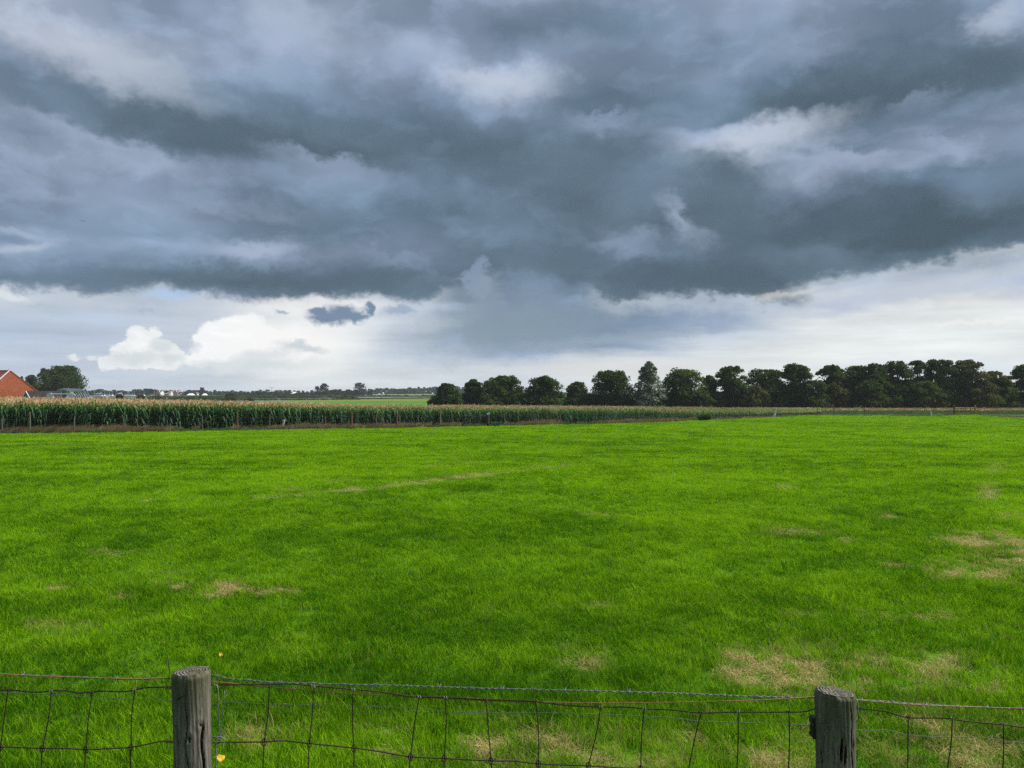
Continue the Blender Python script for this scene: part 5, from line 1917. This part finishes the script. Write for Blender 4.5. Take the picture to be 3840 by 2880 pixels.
def big_barn():
    D = 205.0
    P = lambda px, row, d=D: np.array(at_depth(px, row, d))
    root = empty('barn', (P(-60, 1480)[0], D + 8, 0))
    tag(root, 'large barn with huge orange tiled roof at the left edge', 'barn')
    L = np.array(root.location)
    apex = P(38, 1391, D + 9)
    eave_r = P(176, 1496, D)                      # right end of the eave
    eave_l = P(-330, 1496, D)
    ridge_l = P(-330, 1388, D + 9)
    # front slope facing us: apex at the right end of the ridge, hip runs down to the right corner
    hipback = np.array((eave_r[0] - 15.5, D + 20, eave_r[2]))
    bl = np.array((eave_l[0], D + 20, eave_r[2]))
    gb = P(-30, 1452, D + 3.4)                    # foot of the white barge edge
    rl = np.array((ridge_l[0], apex[1], apex[2]))
    t = .25
    V = [apex - L, eave_r - L, eave_l - L, gb - L, rl - L, hipback - L, bl - L]
    # orange slope (right of barge edge, then below it)
    def slab(name, idx, material):
        tri = [V[i] for i in idx]
        n = len(tri)
        nr = np.cross(tri[1] - tri[0], tri[2] - tri[0])
        nr /= np.linalg.norm(nr)
        if nr[2] < 0:
            nr = -nr
        vs = tri + [p - nr * t for p in tri]
        fs = [tuple(range(n)), tuple(range(2 * n - 1, n - 1, -1))] + [(i, (i + 1) % n, n + (i + 1) % n, n + i) for i in range(n)]
        return obj(name, mesh_from(name, vs, fs, [material]), root)
    r1 = slab('roof_slope', (0, 3, 2, 1), M['tileorange'])
    r2 = slab('old_roof_slope', (0, 4, 2, 3), M['tilered'])
    r2['label'] = 'darker old red roof slope left of the white barge board'
    slab('hip_slope', (0, 1, 5), M['tileorange'])
    slab('rear_slope', (4, 0, 5, 6), M['tilered'])
    b = MB()
    off = np.array((0, -.28, .12))
    b.tube([V[0] + off, (V[0] + V[3]) / 2 + off, V[3] + off], .17, 6)
    b.build('barge_board', M['mast'], root)
    b = MB()
    b.tube([V[0] + np.array((.05, .05, .05)), V[1] + np.array((.05, 0, .08))], .13, 6)
    b.build('hip_ridge', M['tileorange'], root)
    b = MB()
    b.tube([V[0] + np.array((0, 0, .1)), V[4] + np.array((0, 0, .1))], .14, 6)
    b.build('ridge_cap', M['tilered'], root)
    b = MB()
    tp = V[0] + off
    b.tube([tp + np.array((0, 0, -.1)), tp + np.array((0, 0, .45)), tp + np.array((0, 0, .5)), tp + np.array((0, 0, 1.15))], [.16, .12, .05, .02], 6)
    b.box(tp + np.array((0, 0, .42)), (.42, .06, .28))
    b.build('finial', M['trim'], root)
    b = MB()
    cx, wx = (eave_l[0] + eave_r[0]) / 2 - L[0], eave_r[0] - eave_l[0] - .8
    b.box((cx - 4, -2.0, eave_r[2] / 2 - .1), (wx - 8, 10.6, eave_r[2] - .1))
    b.build('wall', M['brick'], root)
    for k in range(5):
        b = MB()
        xx = eave_r[0] - L[0] - 2.5 - k * 3.2
        b.box((xx, -7.32, .75), (1.1, .08, .8))
        w = b.build('window', M['trim'], root)
        b = MB()
        b.box((xx, -7.38, .75), (.9, .06, .62))
        b.build('pane', M['glass'], w)


big_barn()


def small_shed():
    D = 178.0
    P = lambda px, row, d=D: np.array(at_depth(px, row, d))
    pk, rt = P(97.5, 1468), P(190, 1467.5)
    e0, e1 = P(80, 1499), P(115, 1499)
    root = empty('shed', (pk[0], D + 1.5, 0))
    tag(root, 'low shed with dark roof and white edged gable in front of the barn', 'shed')
    L = np.array(root.location)
    ez = e1[2]
    Lx = rt[0] - pk[0]
    hw = (e1[0] - e0[0]) / 2
    # gable front faces us, roof runs back and to the right
    dirv = np.array((Lx, 3.5, 0))
    A, B0, C0 = pk - L, e0 - L, e1 - L
    A2, B2, C2 = A + dirv, B0 + dirv, C0 + dirv
    b = MB()
    up = np.array((0, 0, .14))
    b.add([A + up, C0 + up, C2 + up, A2 + up, A, C0, C2, A2], [(0, 1, 2, 3), (7, 6, 5, 4), (0, 4, 5, 1), (1, 5, 6, 2), (2, 6, 7, 3), (3, 7, 4, 0)])
    b.build('roof_slope', M['tiledark'], root)
    b = MB()
    b.add([A + up, B0 + up, B2 + up, A2 + up, A, B0, B2, A2], [(3, 2, 1, 0), (4, 5, 6, 7), (0, 1, 5, 4), (1, 2, 6, 5), (2, 3, 7, 6), (3, 0, 4, 7)])
    b.build('roof_slope', M['tiledark'], root)
    b = MB()
    z0 = -L[2] - .1
    q = np.array((0, .12, -.02))
    Bg, Cg = B0 * 1.0, C0 * 1.0
    Bg = np.array((B0[0], B0[1], 0.0)) + np.array((.15, .12, -.1)); Cg = np.array((C0[0], C0[1], 0.0)) + np.array((-.15, .12, -.1))
    Bt, Ct = B0 + np.array((.15, .12, -.02)), C0 + np.array((-.15, .12, -.02))
    At = A + np.array((0, .12, -.1))
    Vv = [Bg, Cg, Ct, At, Bt]
    Vb = [v + dirv * .98 for v in Vv]
    b.add(Vv + Vb, [(0, 1, 2, 3, 4), (9, 8, 7, 6, 5), (1, 6, 7, 2), (0, 4, 9, 5)])
    b.build('wall', M['greywall'], root)
    for E in (B0, C0):
        b = MB()
        b.tube([A + np.array((0, -.06, .05)), E + np.array((0, -.06, .02))], .10, 5)
        b.build('barge_board', M['trim'], root)


small_shed()


def hoop_frame():
    D = 142.0
    P = lambda px, row, d=D: np.array(at_depth(px, row, d))
    root = empty('hoop_frame', (P(270, 1490)[0], D, 0))
    tag(root, 'grey steel hoop frame of an uncovered tunnel shed right of the barn', 'frame')
    L = np.array(root.location)
    z_top = P(0, 1457.5)[2]
    wpx = 96.0
    hoops = 8
    for k in range(hoops):
        t = k / (hoops - 1)
        cpx = 236 + 62 * t
        d = D + 12.0 * t
        w = wpx / F * D / 2 * 1.0
        cx = (cpx - 1920) / F * d - L[0]
        pts = [(cx + w * math.cos(a), d - L[1], -.1 + (z_top + .05) * math.sin(a) ** .75) for a in np.linspace(0.02, math.pi - .02, 21)]
        b = MB()
        b.tube(pts, .05 if k in (0, hoops - 1) else .036, 6)
        b.build('hoop', M['steel'], root, smooth=True)
    # purlins from first to last hoop
    for a in (math.radians(40), math.radians(65), math.radians(90), math.radians(115), math.radians(140)):
        pts = []
        for t in (0, .5, 1):
            cpx = 236 + 62 * t
            d = D + 12.0 * t
            w = wpx / F * D / 2
            cx = (cpx - 1920) / F * d - L[0]
            pts.append((cx + w * math.cos(a), d - L[1] , -.1 + (z_top + .05) * math.sin(a) ** .75 + .06))
        b = MB()
        b.tube(pts, .028, 5)
        b.build('purlin', M['steel'], root)
    # front tie beam, rear extension with uprights
    b = MB()
    x0, x1 = P(188, 1478)[0] - L[0], P(268, 1478)[0] - L[0]
    b.tube([(x0, -.05, P(0, 1477.5)[2]), (x1, -.05, P(0, 1477.5)[2])], .08, 6)
    b.build('tie_beam', M['sheeting'], root)
    b = MB()
    x0, x1 = P(250, 1463, D + 12)[0] - L[0], P(358, 1463, D + 12)[0] - L[0]
    b.tube([(x0, 12, P(0, 1465.5)[2]), (x1, 12, P(0, 1465.5)[2])], .06, 6)
    b.build('rear_beam', M['steel'], root)
    b = MB()
    b.tube([(x0, 12.2, P(0, 1488)[2]), (x1 + 2, 12.2, P(0, 1488)[2])], .06, 6)
    b.build('rear_beam', M['steel'], root)
    for px, tr in ((317, 1466), (352, 1459), (228, 1467), (250, 1466)):
        xx = P(px, 1480, D + 12)[0] - L[0]
        b = MB()
        b.tube([(xx, 12.1, -.1), (xx, 12.1, P(0, tr, D + 12)[2])], .055, 5)
        b.build('upright', M['steel'], root)
    for (a0, a1) in (((268, 1470), (286, 1488)), ((300, 1470), (282, 1488))):
        p0, p1 = P(*a0) - L, P(*a1) - L
        b = MB()
        b.tube([p0, p1], .06, 5)
        b.build('brace', M['steel'], root)
    for px0, px1, r0 in ((174, 202, 1473), (250, 275, 1471)):
        V = []
        n = 8
        q0, q1 = P(px0, 1480)[0] - L[0], P(px1, 1480)[0] - L[0]
        top = P(0, r0)[2]
        b = MB()
        xs_ = np.linspace(q0, q1, n)
        hs = [top * (.80 + .2 * math.sin(math.pi * i / (n - 1)) ** .6) for i in range(n)]
        vs = [(x_, -.1, -.1) for x_ in xs_] + [(x_, -.1, h_) for x_, h_ in zip(xs_, hs)] + [(x_, .0, -.1) for x_ in xs_] + [(x_, .0, h_) for x_, h_ in zip(xs_, hs)]
        fs = []
        for i in range(n - 1):
            fs += [(i, i + 1, n + i + 1, n + i), (2 * n + i + 1, 2 * n + i, 3 * n + i, 3 * n + i + 1), (n + i, n + i + 1, 3 * n + i + 1, 3 * n + i)]
        fs += [(0, n, 3 * n, 2 * n), (n - 1, 3 * n - 1, 4 * n - 1, 2 * n - 1)]
        b.add(vs, fs)
        b.build('end_panel', M['sheeting'], root)


hoop_frame()

# ------------------------------------------------------------------ boats
M['sail'] = mottled('white_sail', (0.74, 0.74, 0.72), (0.86, 0.86, 0.84), .5, .7)
M['hull'] = mottled('white_hull', (0.55, 0.56, 0.57), (0.72, 0.73, 0.74), .5, .4)


def boat(px, mast_row, label, D=400.0, sail=None, group=None, length=6.5):
    x = (px - 1920) / F * D
    o = empty('sailing_boat', (x, D, 0.06), R.uniform(-.5, .5))
    tag(o, label, 'boat', group)
    H = CAMZ - (mast_row - HOR) / F * D
    hl = length / 2
    b = MB()
    secs = []
    for t in np.linspace(-1, 1, 9):
        wd = .95 * (1 - max(0, t) ** 2.2) * (.75 + .25 * (1 - abs(min(0, t)) ** 2)) + .02
        secs.append([(t * hl, -wd, .75 + .12 * t * t), (t * hl, -wd * .8, .1), (t * hl, 0, -.15), (t * hl, wd * .8, .1), (t * hl, wd, .75 + .12 * t * t)])
    V = [v for s in secs for v in s]
    fs = []
    for i in range(8):
        for k in range(4):
            fs.append((i * 5 + k, (i + 1) * 5 + k, (i + 1) * 5 + k + 1, i * 5 + k + 1))
        fs.append((i * 5, i * 5 + 4, (i + 1) * 5 + 4, (i + 1) * 5))
    fs += [(0, 1, 2, 3, 4), (44, 43, 42, 41, 40)]
    b.add(V, fs)
    b.build('hull', M['hull'], o)
    b = MB()
    b.box((-.1, 0, 1.0), (2.2, 1.1, .5))
    b.box((.2, 0, 1.28), (1.4, .9, .1))
    b.build('cabin', M['hull'], o)
    b = MB()
    b.tube([(.6, 0, .8), (.6, 0, H)], [.075, .05], 6)
    b.build('mast', M['mast'], o)
    b = MB()
    b.tube([(.6, 0, 1.7), (-2.6, 0, 1.75)], .05, 5)
    b.build('boom', M['mast'], o)
    if sail:
        w = sail
        n = 8
        V, fs = [], []
        for j in range(n + 1):
            t = j / n
            ww = w * (1 - t) ** .9
            bulge = .25 * math.sin(math.pi * t)
            for s in (0, .5, 1):
                V.append((.5 - ww * s, bulge * math.sin(math.pi * s) + .0, 1.8 + (H - 2.0) * t))
        for j in range(n):
            for k in range(2):
                fs.append((j * 3 + k, j * 3 + k + 1, j * 3 + k + 4, j * 3 + k + 3))
        s = obj('mainsail', mesh_from('mainsail', V, fs, [M['sail']], smooth=True), o)
        md = s.modifiers.new('thickness', 'SOLIDIFY')
        md.thickness = .02
    return o


boat(377, 1469, 'boat under white sail just right of the hoop frame', 380, 3.2).rotation_euler = (0, 0, .1)
boat(453, 1469, 'smaller white sail between bare masts', 440, 2.4).rotation_euler = (0, 0, .2)
boat(637, 1466, 'largest white triangular sail in front of the red roofed houses', 395, 3.4).rotation_euler = (0, 0, .15)
for bi, (px, r) in enumerate(((390, 1465), (407, 1466), (418, 1466), (476, 1466), (491, 1464), (499, 1463), (536, 1467), (574, 1464))):
    boat(px, r, 'moored boat with bare pale mast, %s mast from the left' % ORD[bi], 420, None, 'moored boats with bare masts')

# ------------------------------------------------------------------ village, white house, far things
def house(px, row_eave, row_ridge, wpx, D, label, roof, wall, group=None, dormer=True, name='house'):
    x = (px - 1920) / F * D
    w = wpx / F * D
    ze, zr = CAMZ - (row_eave - HOR) / F * D, CAMZ - (row_ridge - HOR) / F * D
    o = empty(name, (x, D, 0))
    tag(o, label, 'house', group)
    dp = 4.5
    b = MB()
    b.add([(-w / 2, -dp, -.1), (w / 2, -dp, -.1), (w / 2, dp, -.1), (-w / 2, dp, -.1), (-w / 2, -dp, ze), (w / 2, -dp, ze), (w / 2, dp, ze), (-w / 2, dp, ze), (-w / 2, 0, zr - .15), (w / 2, 0, zr - .15)],
          [(0, 1, 5, 4), (2, 3, 7, 6), (1, 2, 6, 9, 5), (3, 0, 4, 8, 7)])
    b.build('wall', wall, o)
    rf = None
    for s in (-1, 1):
        b = MB()
        e = .25
        V = [(-w / 2 - e, s * (dp + .35), ze - .25), (w / 2 + e, s * (dp + .35), ze - .25), (w / 2 + e, 0, zr), (-w / 2 - e, 0, zr)]
        V += [(a, c, d + .18) for a, c, d in V]
        b.add(V, [(0, 1, 2, 3), (7, 6, 5, 4), (0, 4, 5, 1), (1, 5, 6, 2), (2, 6, 7, 3), (3, 7, 4, 0)])
        r_ = b.build('roof_slope', roof, o)
        rf = rf or r_
    b = MB()
    b.box((w * .3, .3, zr + .35), (.6, .6, 1.0))
    b.build('chimney', M['brick'], rf)
    if dormer:
        b = MB()
        b.box((-.05 * w, -dp * .62, ze + (zr - ze) * .40), (w * .46, 1.6, 1.3))
        dm = b.build('dormer', M['whitewall'], o)
        b = MB()
        b.box((-.05 * w, -dp * .62 - .84, ze + (zr - ze) * .42), (w * .34, .06, .8))
        b.build('pane', M['glass'], dm)
    for q in (-.26, .24):
        b = MB()
        b.box((q * w, -dp - .03, ze * .5), (w * .26, .08, ze * .5))
        wn = b.build('window', M['trim'], o)
        b = MB()
        b.box((q * w, -dp - .08, ze * .5), (w * .20, .06, ze * .40))
        b.build('pane', M['glass'], wn)
    return o


for i in range(5):
    house(602 + i * 16, 1472 + (i % 2), 1465 + (i % 2) * .8, 15.2, 660 + (i % 2) * 8, 'white dormered house with red roof, %s from the left in the far row' % ORD[i], M['tilefar'], M['whitewall'], 'red roofed houses, left part')
for i in range(5):
    house(684 + i * 14, 1476, 1470.5 + .3 * i, 13.5, 690, 'lower red roofed house, %s of the right hand part of the far row' % ORD[i], M['tilefar'], M['whitewall'], 'red roofed houses, right part', i in (0, 2, 4))
house(1112, 1476, 1470, 22, 640, 'white walled house half hidden among the far trees beyond the lake', M['whitewall'], M['whitewall'], None, False)
house(1085, 1473, 1469, 10, 700, 'tiny red roofed house among the far trees', M['tilefar'], M['whitewall'], None, False)


def tent(px, row, wpx, D, label, hpx=6):
    x = (px - 1920) / F * D
    w, h = wpx / F * D / 2, hpx / F * D + 1.0
    o = empty('tent_roof', (x, D, 0))
    tag(o, label, 'tent')
    b = MB()
    b.add([(-w, -2.5, h * .45), (w, -2.5, h * .45), (w, 2.5, h * .45), (-w, 2.5, h * .45), (-w * .55, 0, h), (w * .6, 0, h)], [(0, 1, 5, 4), (2, 3, 4, 5), (1, 2, 5), (3, 0, 4), (3, 2, 1, 0)])
    b.build('canopy', M['sheeting'], o)
    for sx in (-1, 1):
        for sy in (-1, 1):
            b = MB()
            b.tube([(sx * w * .95, sy * 2.4, -.1), (sx * w * .95, sy * 2.4, h * .46)], .06, 5)
            b.build('leg', M['steel'], o)


tent(716, 1486, 22, 480, 'low white shelter on the green below the red roofed houses')
tent(768, 1486, 12, 480, 'small white pitched tent right of the low shelter')


def bale(px, row, D, r, label):
    x = (px - 1920) / F * D
    o = empty('wrapped_bale', (x, D, r))
    tag(o, label, 'bale')
    b = MB()
    n = 16
    b.tube([(-.62, 0, 0), (-.58, 0, 0), (.58, 0, 0), (.62, 0, 0)], [r * .9, r, r, r * .9], n)
    b.build('wrap', M['sheeting'], o)
    for s in (-1, 1):
        b = MB()
        b.tube([(s * .62, 0, 0), (s * .64, 0, 0)], [r * .88, r * .4], n)
        b.build('end_fold', M['sheeting'], o)


bale(1437, 1478, 760, 1.1, 'white bale highest on the pale far pasture')
bale(1422, 1485, 560, .8, 'small white bale near the bank of the pale far pasture')
bale(1622, 1477, 800, .9, 'small white bale at the right side of the pale far pasture')


def turbine(px, hub_row, D, R_, label, phase):
    x = (px - 1920) / F * D
    H = CAMZ - (hub_row - HOR) / F * D
    o = empty('wind_turbine', (x, D, 0))
    tag(o, label, 'wind turbine')
    b = MB()
    b.tube([(0, 0, -1), (0, 0, H)], [R_ * .055, R_ * .03], 10)
    b.build('tower', M['turb'], o)
    b = MB()
    b.box((0, .5, H), (R_ * .09, R_ * .2, R_ * .09))
    b.build('nacelle', M['turb'], o)
    hb = MB()
    hb.tube([(0, -R_ * .1, H), (0, -R_ * .15, H)], [R_ * .05, R_ * .02], 8)
    hub = hb.build('hub', M['turb'], o)
    for k in range(3):
        a = phase + k * 2 * math.pi / 3
        d = np.array((math.sin(a), 0, math.cos(a)))
        s = np.array((math.cos(a), 0, -math.sin(a)))
        c = np.array((0, -R_ * .12, H))
        b = MB()
        V = []
        for t, w in ((.03, .03), (.2, .055), (.6, .035), (1, .01)):
            for q, dy in ((-1, -.4), (1, -.4), (1, .4), (-1, .4)):
                V.append(c + d * R_ * t + s * q * R_ * w * .8 + np.array((0, dy * R_ * w * .5, 0)))
        fs = [(3, 2, 1, 0), (12, 13, 14, 15)]
        for i in range(3):
            for q in range(4):
                fs.append((i * 4 + q, i * 4 + (q + 1) % 4, (i + 1) * 4 + (q + 1) % 4, (i + 1) * 4 + q))
        b.add(V, fs)
        b.build('blade', M['turb'], o)


M['turb'] = mottled('grey_turbine', (0.22, 0.25, 0.28), (0.30, 0.33, 0.36), .05, .5)
turbine(1019, 1455, 1500, 6.5, 'wind turbine with raised blades above the far treeline', math.pi)
turbine(695, 1463, 1700, 5.0, 'faint small wind turbine behind the red roofs', math.pi * .8)

# bird high on the left
def bird(px, row, D):
    p = at_depth(px, row, D)
    o = empty('bird', p, .6)
    o.scale = (.26, .26, .26)
    tag(o, 'tiny dark bird flying high below the left clouds', 'bird')
    b = MB()
    b.tube([(0, -.30, 0), (0, -.2, .01), (0, 0, .02), (0, .22, .01), (0, .38, 0)], [.02, .06, .09, .05, .02], 8)
    b.add([(-.04, .30, 0), (.04, .30, 0), (.09, .52, .0), (-.09, .52, .0)], [(0, 1, 2, 3)])
    bd = b.build('body', M['birdm'], o)
    for s in (-1, 1):
        V, fs = [], []
        for i, (xx, zz, ch) in enumerate(((.05, .03, .22), (.3, .14, .2), (.6, .10, .14), (.85, -.02, .04))):
            V += [(s * xx, -.1 + .1 * (i == 3), zz), (s * xx, -.1 + ch, zz - .01)]
        for i in range(3):
            fs.append((2 * i, 2 * i + 1, 2 * i + 3, 2 * i + 2))
        w = obj('wing', mesh_from('wing', V, fs, [M['birdm']]), o)
        md = w.modifiers.new('thickness', 'SOLIDIFY')
        md.thickness = .02


M['birdm'] = mottled('dark_feathers', (0.02, 0.02, 0.025), (0.05, 0.05, 0.055), 5, .8)
bird(311, 829, 60.0)
# ------------------------------------------------------------------ air
def haze():
    m, T, out = mat('thin_damp_air')
    v = T.new('ShaderNodeVolumePrincipled')
    v.inputs['Color'].default_value = (0.80, 0.88, 0.96, 1)
    v.inputs['Density'].default_value = HAZE
    v.inputs['Anisotropy'].default_value = 0.0
    m.node_tree.links.new(v.outputs[0], out.inputs['Volume'])
    b = MB()
    b.box((0, 1800, 8.75), (6400, 4000, 20.5))
    o = b.build('haze', m)
    struct(o, 'stuff')


HAZE = 0.00016
haze()
